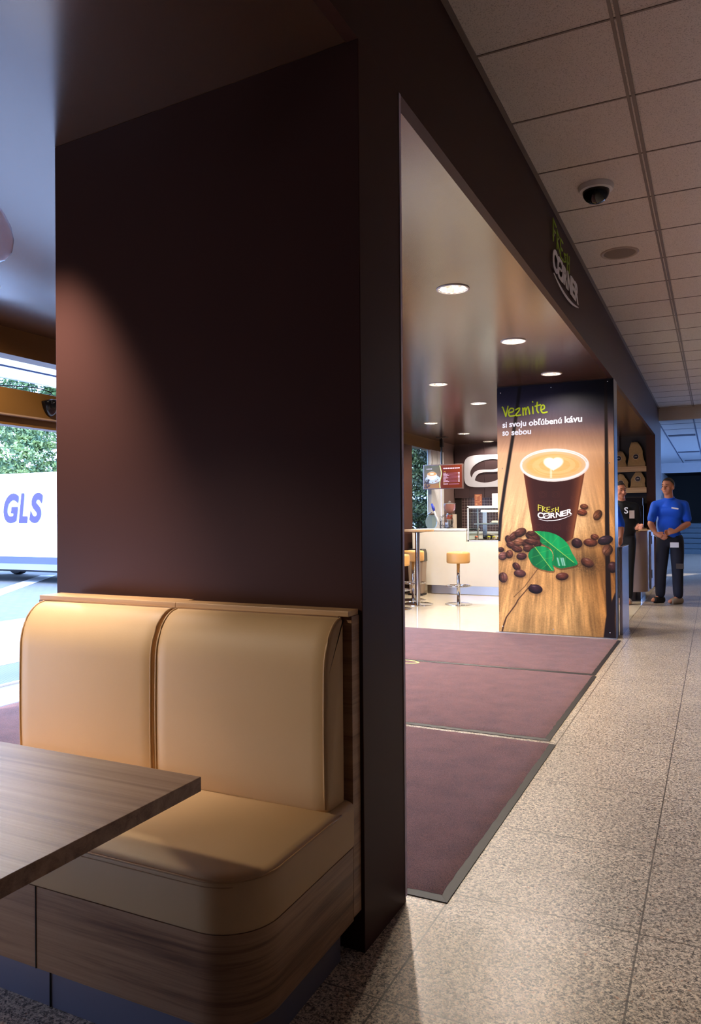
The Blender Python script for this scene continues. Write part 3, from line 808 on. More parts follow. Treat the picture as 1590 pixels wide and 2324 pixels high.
    hx, hy = (X - 520) / 92, -(Y - 800) / 54
    h = (hx ** 2 + (hy - .55 * np.sqrt(np.abs(hx) + 1e-6)) ** 2); blend(np.clip((.98 - h) * 3.2, 0, 1), (255, 252, 246))
    blend(np.clip(1 - np.abs(X - 500) / 14, 0, 1) * ((Y > 830) & (Y < 905)) * .8, (252, 246, 232))
    p, q, d = ell(524, 797, 281, 124); blend(np.clip(1 - np.abs(d - .975) / .02, 0, 1) * (Y < 780) * .5, (196, 164, 134))
    # bean pile and scattered beans
    for b in [(130, 1410, 38, 30, 60), (180, 1380, 50, 32, -40), (160, 1455, 50, 30, 10), (235, 1352, 55, 36, -22), (330, 1385, 55, 32, 25), (290, 1440, 55, 32, 5),
              (385, 1445, 36, 30, -20), (330, 1358, 36, 20, 8), (205, 1487, 50, 28, 15), (305, 1480, 48, 32, -10), (330, 1428, 62, 26, 8)]: bean(*b)
    bean(220, 1432, 46, 32, -6, (152, 98, 70)); bean(245, 1548, 46, 30, -5, (96, 56, 50)); bean(62, 1492, 30, 20, 0, (80, 48, 40))
    bean(80, 1545, 42, 34, -20, (140, 92, 80)); bean(138, 1530, 34, 36, 30, (120, 72, 52)); bean(200, 1632, 40, 28, 40, (100, 56, 44)); bean(230, 1690, 54, 32, 6, (108, 66, 58), False)
    bean(82, 1722, 44, 40, 60, (120, 76, 62)); bean(365, 1818, 62, 38, 8, (62, 38, 44), False)
    bean(592, 1714, 54, 32, -4, (112, 62, 46), False); bean(800, 1602, 56, 36, 25, (112, 66, 48), False); bean(715, 1442, 46, 40, 25, (66, 38, 40), False)
    bean(826, 1438, 58, 34, 4, (120, 66, 48), False); bean(860, 1392, 34, 24, 10, (128, 74, 52)); bean(945, 1420, 62, 38, -14, (60, 42, 50)); bean(962, 1500, 48, 42, -70, (120, 76, 54)); bean(1002, 1640, 40, 46, 0, (74, 42, 40), False)
    # leaves
    def poly(pts):
        ins = np.zeros(X.shape, bool); n = len(pts)
        for i in range(n):
            x1, y1 = pts[i]; x2, y2 = pts[(i + 1) % n]
            c = ((y1 > Y) != (y2 > Y)) & (X < (x2 - x1) * (Y - y1) / ((y2 - y1) or 1e-9) + x1); ins ^= c
        return ins
    def segd(p0, p1):
        dx, dy = p1[0] - p0[0], p1[1] - p0[1]; l2 = dx * dx + dy * dy
        tt = np.clip(((X - p0[0]) * dx + (Y - p0[1]) * dy) / l2, 0, 1); return np.hypot(X - p0[0] - tt * dx, Y - p0[1] - tt * dy)
    def leaf(pts, a, b, col, ribs):
        pts = smooth_pts(pts + [pts[0]], 5); ins = poly(pts).astype(float)
        blend(poly([(x + 6, y + 14) for x, y in pts]) * .45, (56, 34, 16))
        side = ((X - a[0]) * (b[1] - a[1]) - (Y - a[1]) * (b[0] - a[0])) > 0
        sh = np.where(side, 1.12, .88) * (1 + (g1 - .5) * .25)
        nonlocal C
        C = C * (1 - ins[..., None]) + np.array(col) * sh[..., None] * ins[..., None]
        blend(np.clip(1 - segd(a, b) / 4.5, 0, 1) * ins, (186, 214, 96))
        for r_ in ribs: blend(np.clip(1 - segd(*r_) / 2.6, 0, 1) * ins * .7, (120, 196, 96))
    leaf([(372, 1468), (330, 1492), (303, 1535), (318, 1585), (360, 1632), (430, 1660), (522, 1668), (508, 1600), (515, 1560), (505, 1510), (450, 1470)], (360, 1470), (508, 1662), (18, 132, 74),
         [((410, 1535), (330, 1560)), ((440, 1575), (370, 1620)), ((470, 1610), (420, 1650)), ((400, 1520), (480, 1500)), ((440, 1570), (508, 1560))])
    leaf([(352, 1340), (440, 1345), (520, 1362), (590, 1400), (640, 1450), (675, 1520), (720, 1612), (640, 1640), (570, 1648), (505, 1610), (522, 1560), (500, 1490), (450, 1460), (408, 1430), (405, 1390)], (365, 1345), (690, 1600), (14, 142, 80),
         [((450, 1418), (440, 1350)), ((500, 1455), (560, 1385)), ((545, 1500), (640, 1460)), ((590, 1540), (672, 1530)), ((470, 1430), (420, 1440)), ((530, 1490), (505, 1530)), ((580, 1530), (560, 1600)), ((620, 1560), (612, 1640))])
    for cx_ in (560, 590, 606): blend(np.exp(-((X - cx_ - (Y - 1590) * .25) / 7) ** 2) * ((Y > 1560) & (Y < 1628)) * .7, (214, 236, 224))
    C = np.clip(C, 0, 255) / 255
    C = np.where(C <= .04045, C / 12.92, ((C + .055) / 1.055) ** 2.4)
    return .86 * C ** 1.10


def grid_mesh(name, cols, p00, eu, ev, m, parent):
    nv, nu = cols.shape[0] - 1, cols.shape[1] - 1
    vv, uu = np.meshgrid(np.linspace(0, 1, nv + 1), np.linspace(0, 1, nu + 1), indexing='ij')
    co = np.array(p00) + uu[..., None] * np.array(eu) + vv[..., None] * np.array(ev)
    me = bpy.data.meshes.new(name); nf = nu * nv
    me.vertices.add((nu + 1) * (nv + 1)); me.vertices.foreach_set('co', co.reshape(-1).astype(np.float32))
    j, i = np.meshgrid(np.arange(nv), np.arange(nu), indexing='ij'); a = j * (nu + 1) + i
    f = np.stack([a, a + nu + 1, a + nu + 2, a + 1], -1).reshape(-1).astype(np.int32)
    me.loops.add(nf * 4); me.loops.foreach_set('vertex_index', f)
    me.polygons.add(nf); me.polygons.foreach_set('loop_start', (np.arange(nf) * 4).astype(np.int32))
    me.update(calc_edges=True)
    at = me.color_attributes.new('ink', 'FLOAT_COLOR', 'POINT')
    at.data.foreach_set('color', np.concatenate([cols, np.ones(cols.shape[:2] + (1,))], -1).reshape(-1).astype(np.float32))
    me.materials.append(m); o = bpy.data.objects.new(name, me); COL.objects.link(o); o.parent = parent
    return o


po = thing('advertising_poster', 'tall printed poster of a takeaway latte with coffee beans and green leaf', 'poster', (-1.5, PY, 0)); POO = np.array((-1.5, PY, 0))
bm = B(); box(bm, PX0, PX1, PY, PY + .008, PZ0, PZ1); lobj('backing_board', bm, M_dark, po, tuple(POO))
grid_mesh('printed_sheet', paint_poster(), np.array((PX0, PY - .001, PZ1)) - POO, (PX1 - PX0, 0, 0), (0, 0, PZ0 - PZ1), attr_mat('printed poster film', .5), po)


def pfn(off):
    """crop coordinates of the photographed poster -> its plane"""
    def fn(p):
        X, Y = p[0], p[1]; v = .5; u = .5
        for _ in range(6):
            u = (X - 28 - 17 * v) / 982; top = 158 - 53 * u; bot = 2165 + 50 * u; v = (Y - top) / (bot - top)
        return Vector((PX0 + u * (PX1 - PX0), PY - off - (p[2] if len(p) > 2 else 0), PZ1 + v * (PZ0 - PZ1)))
    return fn


bm = B(); P2 = pfn(.0022)
V = {'V': [[(76, 315), (84, 322), (108, 390)], [(108, 390), (118, 350), (128, 308)]],
     'e': [[(134, 362), (172, 352), (176, 330), (152, 326), (134, 352), (142, 388), (185, 386)]],
     'z': [[(196, 338), (228, 324), (226, 345), (196, 384), (240, 382)]],
     'm': [[(258, 326), (262, 384)], [(260, 350), (278, 322), (286, 380)], [(286, 345), (304, 316), (318, 374)]],
     'i': [[(344, 318), (348, 372)], [(343, 274), (345, 278)]],
     't': [[(384, 280), (380, 340), (394, 366)], [(366, 312), (412, 302)]],
     'e2': [[(414, 346), (444, 332), (440, 306), (420, 312), (416, 345), (432, 368), (468, 362)]]}
for ks in V.values():
    for st in ks: ribbon(bm, smooth_pts(st, 4) if len(st) > 2 else st, 12, P2)
lobj('printed_headline', bm, mat('lime print', (150, 170, 14), .4), po, tuple(POO))
M_wprint = mat('white print', (196, 202, 222), .5)
def word(w_, x0, x1, h0, h1, line):
    bm = B(); ya, yb = (486, 448) if line == 0 else (552, 540); xa, xb = (78, 760) if line == 0 else (78, 330)
    fit_text(bm, w_, x0, x1, h0, h1, lambda p: P2((p[0], ya + (yb - ya) * (p[0] - xa) / (xb - xa) - p[1])), 0, .028)
    lobj('printed_word', bm, M_wprint, po, tuple(POO))


word('si', 78, 118, -1, 47, 0); word('svoju', 138, 288, -14, 47, 0); word('obľúbenú', 310, 592, -1, 55, 0); word('kávu', 615, 760, -1, 55, 0)
word('so', 78, 134, -1, 37, 1); word('sebou', 158, 330, -1, 49, 1)
bgp, bwp = B(), B()
def cup_fn(p):
    x = 385 + p[0] * 292; s_ = (p[0] - .45); return P2((x, 1262 - p[1] * 205 - 62 * s_ * s_ * 1.0 - 20 * p[0] * (1 if p[0] > .3 else .6), p[2]))
make_logo(bgp, bwp, cup_fn)
lobj('cup_logo_green', bgp, mat('yellow green print', (206, 200, 70), .4), po, tuple(POO)); lobj('cup_logo_white', bwp, mat('white print cup', (244, 236, 236), .4), po, tuple(POO))
for X_, Y_ in ((62, 196), (502, 160), (966, 124), (76, 822), (978, 790), (80, 2125), (520, 2148), (984, 2172)):
    p = pfn(.004)((X_, Y_)); bm = B(); ball(bm, p, .006, 10, 0, (1, .5, 1)); lobj('screw', bm, M_chrome, po, tuple(POO), smooth=True)
bm = B(); box(bm, -2.12, -.895, 7.93, 7.975, .0045, .010); obj('trim_5', bm, mat('aluminium threshold', (190, 190, 205), .3, .8), kind='structure')

# ================================================================== LOW STEEL PARTITION beside the poster pillar
t = thing('metal_partition', 'low brushed metal side panel behind the poster pillar', 'partition', (-.88, 8.6, 0))
bm = B(); box(bm, -.90, -.87, 8.26, 8.90, 0, .91); lobj('panel', bm, mat('satin metal sheet', (176, 176, 196), .22, .85), t, (-.88, 8.6, 0), bevel=.002)
bm = B(); box(bm, -.902, -.866, 8.255, 8.905, .91, .916); lobj('cap', bm, M_steel, t, (-.88, 8.6, 0))

# ================================================================== SERVICE COUNTER
CY = 11.49
t = thing('service_counter', 'long white front serving counter with steel plinth', 'counter', (-3, CY, 0)); CO = (-3, CY, 0)
bm = B(); box(bm, -4.44, -3.535, CY, CY + .04, .145, 1.02); box(bm, -3.535, -1.6, CY, CY + .04, .145, .845); lobj('front_panel', bm, M_cream, t, CO, bevel=.002)
bm = B(); box(bm, -4.2, -1.6, CY + .035, CY + .06, 0.012, .145); lobj('plinth', bm, M_steel, t, CO)
bm = B(); box(bm, -4.46, -3.53, CY - .008, 12.25, 1.02, 1.045); box(bm, -3.53, -1.6, CY + .05, 12.25, .82, .838); lobj('worktop', bm, mat('white worktop', (238, 238, 240), .25), t, CO, bevel=.002)
bm = B(); box(bm, -4.44, -4.40, CY + .04, 12.25, .0, 1.02); lobj('end_panel', bm, M_cream, t, CO)
# back worktop against the tiles
t = thing('back_counter', 'white work surface along the dark tiled wall behind the serving counter', 'counter', (-3.2, 13.7, 0))
bm = B(); box(bm, -4.40, -1.7, 13.45, 14.04, 0, .93); lobj('cabinet', bm, M_cream, t, (-3.2, 13.7, 0)); bm = B(); box(bm, -4.42, -1.7, 13.42, 14.04, .93, .96); lobj('worktop', bm, mat('white back worktop', (235, 238, 244), .3), t, (-3.2, 13.7, 0))
# curved counter end on the corridor side
t = thing('curved_counter_end', 'beige grey curved end of the counter by the corridor', 'counter', (-1.2, 11.8, 0)); EO = (-1.2, 11.8, 0)
M_beige = mat('beige counter laminate', (176, 152, 140), .4)
ol = [(-1.55, 11.45), (-1.12, 11.45)] + arc(-1.09, 11.72, .22, -82, 0, 10) + [(-.87, 12.5), (-1.55, 12.5)]
bm = B(); loft(bm, [[(x, y, z) for x, y in ol] for z in (.14, 1.0)]); lobj('curved_panel', bm, M_beige, t, EO, smooth=True, auto=40)
ol2 = [(-1.55, 11.55), (-1.14, 11.55)] + arc(-1.14, 11.72, .17, -90, 0, 10) + [(-.97, 12.4), (-1.55, 12.4)]
bm = B(); loft(bm, [[(x, y, z) for x, y in ol2] for z in (.0, .14)]); lobj('plinth', bm, mat('dark steel plinth', (80, 80, 92), .2, .9), t, EO, smooth=True, auto=40)
ol3 = [(-1.57, 11.44), (-1.12, 11.44)] + arc(-1.09, 11.72,   .224, -82, 0, 10) + [(-.866, 12.5), (-1.57, 12.5)]
bm = B(); loft(bm, [[(x, y, z) for x, y in ol3] for z in (1.0, 1.022)]); lobj('worktop', bm, M_wood_l, t, EO)
t = thing('hinged_cabinet', 'pale metal cabinet side with two dark hinges at the counter end', 'cabinet', (-.84, 12.0, 0)); HO = (-.84, 12.0, 0)
bm = B(); box(bm, -.865, -.843, 11.85, 12.42, .16, 1.0); lobj('door', bm, mat('pale blue grey metal', (196, 200, 224), .3, .3), t, HO, bevel=.002)
for z in (.82, .32):
    bm = B(); box(bm, -.845, -.834, 11.88, 11.93, z, z + .12); lobj('hinge', bm, mat('hinge metal', (92, 84, 80), .4, .8), t, HO)

# display case
t = thing('display_case', 'white framed glass pastry display case on the counter', 'display case', (-3.0, 11.7, .85)); DO = (-3.0, 11.7, .85)
M_fr = mat('pale grey frame', (206, 206, 200), .35, .3)
bm = B()
x0, x1, y0, y1, z0, z1 = -3.52, -2.2, CY + .02, 12.05, .846, 1.398
for (x, y) in ((x0, y0), (x0, y1), (x1, y0), (x1, y1)): box(bm, x, x + .022, y, y + .022, z0, z1)
for z in (z0, z1 - .025):
    box(bm, x0, x1 + .02, y0, y0 + .022, z, z + .025); box(bm, x0, x1 + .02, y1, y1 + .022, z, z + .025); box(bm, x0, x0 + .022, y0, y1, z, z + .025)
lobj('frame', bm, M_fr, t, DO)
bm = B(); box(bm, x0, x1 + .02, y0, y1 + .02, z1, z1 + .012); lobj('roof', bm, M_white, t, DO)
bm = B(); box(bm, x0 + .022, x1, y0 + .008, y0 + .012, z0 + .02, z1 - .02); lobj('front_glass', bm, M_glass, t, DO)
bm = B(); box(bm, x0 + .008, x0 + .012, y0 + .022, y1, z0 + .02, z1 - .02); lobj('side_glass', bm, M_glass, t, DO)
bm = B(); box(bm, x0 + .08, x1, y0 + .10, y1 - .02, 1.115, 1.133); lobj('shelf', bm, mat('lit white shelf', (245, 248, 250), .3), t, DO)
bm = B(); box(bm, x0 + .03, x1, y0 + .03, y1, z0 + .026, z0 + .032); lobj('tray_floor', bm, mat('brown tray', (130, 104, 84), .5), t, DO)
bm = B(); box(bm, x0 + .10, x0 + .17, y1 - .02, y1, z0 + .03, z1 - .05); lobj('rear_post', bm, M_steel, t, DO)
bm = B(); tube(bm, [(x0 + .2, y0 + .09, z1 - .07), (x1, y0 + .09, z1 - .07)], .014, 12); lobj('lamp_tube', bm, mat('white tube', (255, 250, 235), .3, emit=7), t, DO, smooth=True)
light('AREA', 'display_lamp', (-2.9, CY + .12, z1 - .09), 26, (1, .95, .85), 1.2, (0, 0, 0), size_y=.05)
# contents
def blob(bm, x, y, z, rx, ry, rz, seed):
    r = random.Random(seed); g = bmesh.ops.create_icosphere(bm, subdivisions=2, radius=1)
    for v in g['verts']:
        n = v.co.copy(); f = 1 + r.uniform(-.1, .1); v.co = Vector((x + n.x * rx * f, y + n.y * ry * f, z + n.z * rz * f))
food = [('orange dessert cup at the left of the display case', (-3.40, 11.60), (222, 84, 40)), ('yellow dessert cup left in the display case', (-3.20, 11.60), (222, 214, 70)), ('yellow dessert cup beside the orange pastries', (-3.12, 11.60), (214, 200, 60))]
for lab, (fx, fy), c in food:
    t = thing('dessert_cup', lab, 'dessert', (fx, fy, .879), 0, 'dessert cups in the display case')
    bm = B(); lathe(bm, [(.02, 0), (.028, .035)], 16); obj('cup', bm, mat('clear cup', (230, 226, 216), .2), t, smooth=True, auto=40)
    bm = B(); ball(bm, (0, 0, .04), .028, 12, 0, (1, 1, .6)); obj('filling', bm, mat('filling', c, .5), t, smooth=True)
for k, (fx, lab) in enumerate([(-3.045, 'first orange topped pastry from the left'), (-2.99, 'second orange topped pastry from the left'), (-2.935, 'third orange topped pastry from the left'), (-2.88, 'orange topped pastry nearest the poster edge')]):
    t = thing('glazed_pastry', lab + ' in the display case', 'pastry', (fx, 11.60, .880), 0, 'glazed pastries in the display case')
    bm = B(); blob(bm, 0, 0, .019, .025, .05, .016, k); obj('dough', bm, mat('dough', (226, 196, 150), .6), t, smooth=True)
    bm = B(); blob(bm, 0, 0, .032, .024, .045, .012, k + 9); obj('glaze', bm, mat('orange glaze', (236, 150, 34), .3), t, smooth=True)
for k, (fx, lab) in enumerate([(-3.27, 'white crumpled napkin parcel at the left in the display case'), (-2.99, 'white crumpled napkin parcel at the right in the display case')]):
    bm = B(); blob(bm, 0, 0, .035, .10, .07, .035, k + 30); o = obj('paper_parcel', bm, M_white); o.location = (fx, 11.85, .879); tag(o, lab, 'food parcel', 'white parcels in the display case')
t = thing('cake_plate', 'plate with a pale filled roll on the upper shelf of the display case', 'plate', (-3.13, 11.72, 1.134))
bm = B(); lathe(bm, [(.03, 0), (.085, .012), (.088, .014)], 24); obj('plate', bm, M_white, t, smooth=True, auto=40)
bm = B(); blob(bm, 0, 0, .026, .06, .03, .018, 4); obj('roll', bm, mat('pale roll', (240, 212, 178), .6), t, smooth=True)
# things standing on the display case
t = thing('menu_card', 'small orange brown price card standing on the display case', 'price card', (-3.37, 11.62, 1.41)); t.rotation_euler = (0, 0, 0)
bm = B(); box(bm, -.06, .06, -.004, .004, 0, .185); obj('card', bm, mat('orange brown card', (120, 62, 38), .5), t)
bm = B()
for z, w in ((.165, .07), (.15, .05), (.125, .03), (.105, .03), (.06, .075), (.035, .03), (.02, .03)): box(bm, -.045, -.045 + w, -.0065, -.0045, z, z + .006)
for z in (.15, .125, .105, .08, .035): box(bm, .025, .05, -.0065, -.0045, z, z + .006)
obj('printing', bm, mat('pale print', (190, 150, 104), .5), t)
t = thing('white_box', 'plain white box on top of the display case beside the poster', 'box', (-3.05, 11.72, 1.41))
bm = B(); box(bm, -.10, .26, -.1, .1, 0, .19); obj('carton', bm, mat('white carton', (222, 210, 204), .6), t, bevel=.003)
bm = B(); box(bm, -.095, .255, -.095, .095, .19, .193); obj('lid', bm, M_white, t)

# grinder
t = thing('coffee_grinder', 'coffee grinder with reddish glass hopper on the counter', 'grinder', (-4.02, 12.15, 1.045))
bm = B(); lathe(bm, [(.09, 0), (.09, .02), (.05, .03), (.045, .13), (.055, .15), (.055, .24), (.045, .25)], 24); obj('body', bm, M_steel, t, smooth=True, auto=40)
bm = B(); lathe(bm, [(.045, .15), (.057, .155), (.057, .225), (.045, .23)], 24, cap=False); obj('red_band', bm, mat('red orange band', (140, 60, 36), .3), t, smooth=True)
bm = B(); lathe(bm, [(.035, .25), (.05, .27), (.088, .31), (.098, .35), (.098, .41)], 24, cap=False); obj('hopper', bm, mat('red smoked hopper', (190, 130, 120), .1, trans=.5), t, smooth=True)
bm = B(); lathe(bm, [(.1, .41), (.1, .42), (.02, .432), (.02, .44), (.025, .455), (.001, .465)], 24); obj('lid', bm, mat('grey lid', (120, 116, 120), .3), t, smooth=True, auto=40)
bm = B(); box(bm, .06, .11, -.04, .04, 0, .24); obj('column', bm, mat('cream housing', (190, 176, 160), .4), t, bevel=.004)
t = thing('wire_rack', 'black round wire rack in front of the coffee grinder', 'rack', (-4.02, 11.95, 1.045))
bm = B()
tube(bm, [(.10 * math.cos(a * PI / 12), 0, .125 + .11 * math.sin(a * PI / 12)) for a in range(24)], .0035, 6, closed=True)
tube(bm, [(.10 * math.cos(a * PI / 12), .07, .125 + .11 * math.sin(a * PI / 12)) for a in range(24)], .0035, 6, closed=True)
for z in (.05, .125, .2): tube(bm, [(-.11, 0, z), (.11, 0, z)], .003, 6)
tube(bm, [(-.1, 0, .01), (.1, 0, .01), (.1, .07, .01), (-.1, .07, .01)], .004, 6, closed=True)
obj('wires', bm, M_dark, t, smooth=True)
bm = B(); lathe(bm, [(.03, .006), (.03, .09), (.02, .1)], 16, (0, .035, 0)); obj('inner_cup', bm, mat('blue grey cup', (120, 134, 170), .3), t, smooth=True, auto=40)
t = thing('umbrella_pole', 'leaning white pole with a blue grip by the counter window', 'pole', (-4.22, 12.1, 1.045))
bm = B(); tube(bm, [(.06, 0, 0), (-.06, 0, .30)], .014, 12); obj('shaft', bm, M_white, t, smooth=True)
bm = B(); tube(bm, [(-.06, 0, .30), (-.075, 0, .345), (-.1, 0, .42)], [.02, .026, .017], 12); obj('grip', bm, mat('blue grip', (30, 50, 170), .4), t, smooth=True)
t = thing('window_reflection', 'rounded glass shape added for a faint reflection in the dark green window', 'jar', (-4.37, 12.2, 1.045))  # glass body added to stand in for a faint window reflection
bm = B(); lathe(bm, [(.05, 0), (.075, .02), (.09, .05), (.098, .085), (.1, .12), (.09, .16), (.07, .2), (.05, .23)], 24, cap=False); obj('body', bm, mat('blue reflection glass', (170, 195, 200), .02, trans=1, ior=1.04), t, smooth=True)
bm = B(); lathe(bm, [(.055, .23), (.055, .25), (.02, .27), (.001, .28)], 20); obj('lid', bm, mat('brown reflection cap', (60, 44, 38), .3), t, smooth=True)
bm = B(); tube(bm, [(-4.13, 12.0, 1.045), (-4.13, 12.0, 1.17)], .008, 8); tag(obj('tamper_handle', bm, M_dark), 'short black upright handle between white pole and grinder', 'handle tool')

# wall logo
t = thing('wall_logo', 'white rounded square logo with a brown coffee bean on the back wall', 'sign', (-3.76, 13.99, 2.1)); LO = (-3.76, 13.99, 2.1)
bm = B(); badge(bm, -3.854, 2.106, .95, .615, lambda p: Vector((p[0], 13.988 - p[2], p[1])), 0, .008); lobj('badge', bm, mat('white badge vinyl', (226, 226, 238), .4), t, LO)

# menu screen hung from the soffit
t = thing('menu_screen', 'hanging flat menu screen with coffee picture and price list', 'screen', (-4.26, 12.5, 1.94), math.radians(-4))
bm = B(); box(bm, -.375, .375, 0, .05, -.215, .215); obj('housing', bm, mat('silver bezel', (110, 92, 90), .35, .3), t, bevel=.004)


def paint_screen():
    v, u = np.meshgrid(np.linspace(0, 1, 201), np.linspace(0, 1, 361), indexing='ij'); C = np.zeros(v.shape + (3,)) + np.array((92, 40, 28.))
    def blend(m, col):
        nonlocal C
        m = np.clip(m * 1.0, 0, 1)[..., None]; C = C * (1 - m) + np.array(col) * m
    blend(np.clip((.45 - u) * 50, 0, 1), (110, 96, 84)); blend((u < .44) * np.clip(1 - v * 2.4, 0, 1) * .6, (70, 86, 60))
    blend((u < .44) * np.clip((v - .72) * 8, 0, 1), (150, 106, 60))
    e = np.sqrt(((u - .24) / .21) ** 2 + ((v - .6) / .2) ** 2); blend(np.clip((1.08 - e) * 9, 0, 1) * (u < .44), (60, 60, 70)); blend(np.clip((1 - e) * 12, 0, 1) * (u < .44), (188, 206, 226))
    e = np.sqrt(((u - .22) / .14) ** 2 + ((v - .45) / .2) ** 2); blend(np.clip((1 - e) * 12, 0, 1), (222, 228, 240))
    e = np.sqrt(((u - .22) / .13) ** 2 + ((v - .36) / .09) ** 2); blend(np.clip((1 - e) * 12, 0, 1), (206, 160, 110)); blend(np.clip((.5 - e) * 8, 0, 1), (250, 240, 224))
    rng = np.random.default_rng(5)
    for _ in range(46):
        bx, by = rng.uniform(.01, .16), rng.uniform(.62, .97); e = np.sqrt(((u - bx) / .016) ** 2 + ((v - by) / .028) ** 2); blend(np.clip((1 - e) * 4, 0, 1), (52, 34, 40))
    for bx, by in ((.33, .66), (.35, .72), (.37, .63), (.31, .7), (.24, .74)):
        e = np.sqrt(((u - bx) / .014) ** 2 + ((v - by) / .022) ** 2); blend(np.clip((1 - e) * 4, 0, 1), (120, 60, 34))
    c = .445 + .02 * np.sin((v - .1) * 6.5); blend(np.clip(1 - np.abs(u - c) / .018, 0, 1) * 1.2, (250, 250, 255)); blend(np.clip(1 - np.abs(u - c - .012 * np.sin(v * 4)) / .010, 0, 1), (140, 200, 50))
    def bar(u0, u1, v0, v1, col, dash=0):
        m = (u > u0) & (u < u1) & (v > v0) & (v < v1)
        if dash: m = m & (((u * dash) % 1) < .72)
        blend(m.astype(float), col)
    bar(.52, .95, .115, .165, (226, 206, 246), 22); bar(.08, .22, .12, .16, (226, 220, 246), 26); bar(.535, .58, .265, .285, (226, 200, 80))
    for k in range(8):
        vv = .33 + k * .055; bar(.515, .60 + .07 * ((k * 37) % 5) / 4, vv, vv + .024, (236, 214, 250), 40); bar(.62, .88, vv + .016, vv + .022, (176, 130, 190)); bar(.895, .95, vv, vv + .024, (236, 220, 250), 40)
    bar(.52, .55, .77, .79, (226, 200, 80)); bar(.52, .64, .815, .838, (236, 214, 250), 40); bar(.66, .93, .83, .836, (190, 150, 200))
    C = np.clip(C, 0, 255) / 255; return np.where(C <= .04045, C / 12.92, ((C + .055) / 1.055) ** 2.4)


grid_mesh('display', paint_screen(), (-.358, -.002, .198), (.716, 0, 0), (0, 0, -.396), attr_mat('screen picture', .25, .45), t)
bm = B(); tube(bm, [(-.04, .06, -.1), (-.04, .06, .68)], .016, 10); box(bm, -.065, -.01, .035, .09, .52, .66); obj('hanging_pole', bm, M_dark, t)
bm = B(); box(bm, -.12, .06, .0, .14, .685, .692); obj('ceiling_plate', bm, M_dark, t)

# ================================================================== BAR TABLE, STOOLS, BIN
t = thing('bar_table', 'tall round bar table with oak top and steel column', 'table', (-3.80, 10.03, 0))
bm = B(); lathe(bm, [(.215, 1.035), (.232, 1.04), (.235, 1.06), (.232, 1.066), (.001, 1.066)], 48); obj('tabletop', bm, M_wood_l, t, smooth=True, auto=40)
bm = B(); lathe(bm, [(.05, 1.02), (.15, 1.034)], 32); obj('mounting_plate', bm, M_dark, t, smooth=True, auto=40)
bm = B(); lathe(bm, [(.034, .02), (.034, 1.03)], 24); obj('column', bm, M_chrome if False else mat('polished steel column', (196, 184, 172), .16, 1), t, smooth=True, auto=40)
bm = B(); lathe(bm, [(.215, .004), (.215, .012), (.2, .018), (.05, .022), (.036, .03)], 48); obj('base_plate', bm, M_chrome, t, smooth=True, auto=30)


def stool(label, loc):
    r = thing('bar_stool', label, 'stool', loc, 0, 'round tan bar stools')
    bm = B(); lathe(bm, [(.05, .585), (.152, .587), (.163, .597), (.165, .62), (.165, .715), (.158, .735), (.14, .744), (.07, .749), (.001, .75)], 40); obj('seat', bm, M_leather2, r, smooth=True)
    bm = B(); lathe(bm, [(.024, .02), (.024, .585)], 24); obj('pedestal', bm, M_chrome, r, smooth=True)
    bm = B(); tube(bm, [(.175 * math.cos(a * PI / 20), .175 * math.sin(a * PI / 20), .265) for a in range(40)], .009, 8, closed=True)
    for a in range(3): tube(bm, [(0.02 * math.cos(a * 2.094 + .5), .02 * math.sin(a * 2.094 + .5), .265), (.175 * math.cos(a * 2.094 + .5), .175 * math.sin(a * 2.094 + .5), .265)], .006, 8)
    obj('foot_ring', bm, M_chrome, r, smooth=True)
    bm = B(); lathe(bm, [(.19, .004), (.19, .010), (.175, .016), (.04, .024), (.026, .032)], 48); obj('base_plate', bm, M_chrome, r, smooth=True, auto=30)
    return r


M_leather2 = mat('tan stool vinyl', (226, 170, 100), .45)
S0 = stool('tan bar stool standing alone in front of the white counter', (-3.275, 10.26, 0))
copy_tree(S0, (-3.86, 9.42, 0), 0, 'nearest tan bar stool, cut by the dark pillar edge')
copy_tree(S0, (-4.05, 10.50, 0), .6, 'tan bar stool behind the bar table column')
t = thing('waste_bin', 'grey waste bin with a black liner by the counter end', 'bin', (-4.27, 11.25, 0))
bm = B(); loft(bm, [[(x * s_, y * s_, z) for x, y in ((-.13, -.1), (.13, -.1), (.13, .1), (-.13, .1))] for z, s_ in ((.03, .78), (.60, 1.0))]); obj('body', bm, mat('grey beige bin', (150, 130, 112), .4), t, bevel=.006)
bm = B(); loft(bm, [[(x * s_, y * s_, z) for x, y in ((-.13, -.1), (.13, -.1), (.13, .1), (-.13, .1))] for z, s_ in ((.54, 1.05), (.66, 1.03), (.73, .9), (.735, .7))]); obj('liner', bm, mat('black bag', (38, 36, 30), .3, bump=.6, bscale=30), t, bevel=.006)
bm = B(); box(bm, -.12, .12, -.1, .1, 0, .03); obj('foot', bm, M_dark, t, bevel=.004)

# ================================================================== SHELVES, BAGS, COFFEE MACHINE
t = thing('wall_shelf', 'upper light wood shelf carrying burlap coffee bags', 'shelf', (-1.5, 14.2, 2.0), 0, 'light wood shelves')
for z, lab in ((2.0, None), (1.632, 'lower light wood shelf above the coffee machine')):
    r = t if lab is None else thing('wall_shelf', lab, 'shelf', (-1.5, 14.2, z), 0, 'light wood shelves')
    bm = B(); box(bm, -.5, .44, -.25, -.14, -.0, .092); obj('front_edge', bm, M_wood_l, r)
    bm = B(); box(bm, -.5, .44, -.14, -.142 + .0, .06, .08); bm.free(); bm = B(); box(bm, -.5, .44, -.14, -.138, .02, .088); obj('board', bm, M_wood_l, r)
bm = B(); box(bm, -2.0, -1.06, 13.93, 14.05, 1.0, 1.02); tag(obj('machine_shelf', bm, M_wood_l), 'thin light shelf under the black coffee machine', 'shelf')
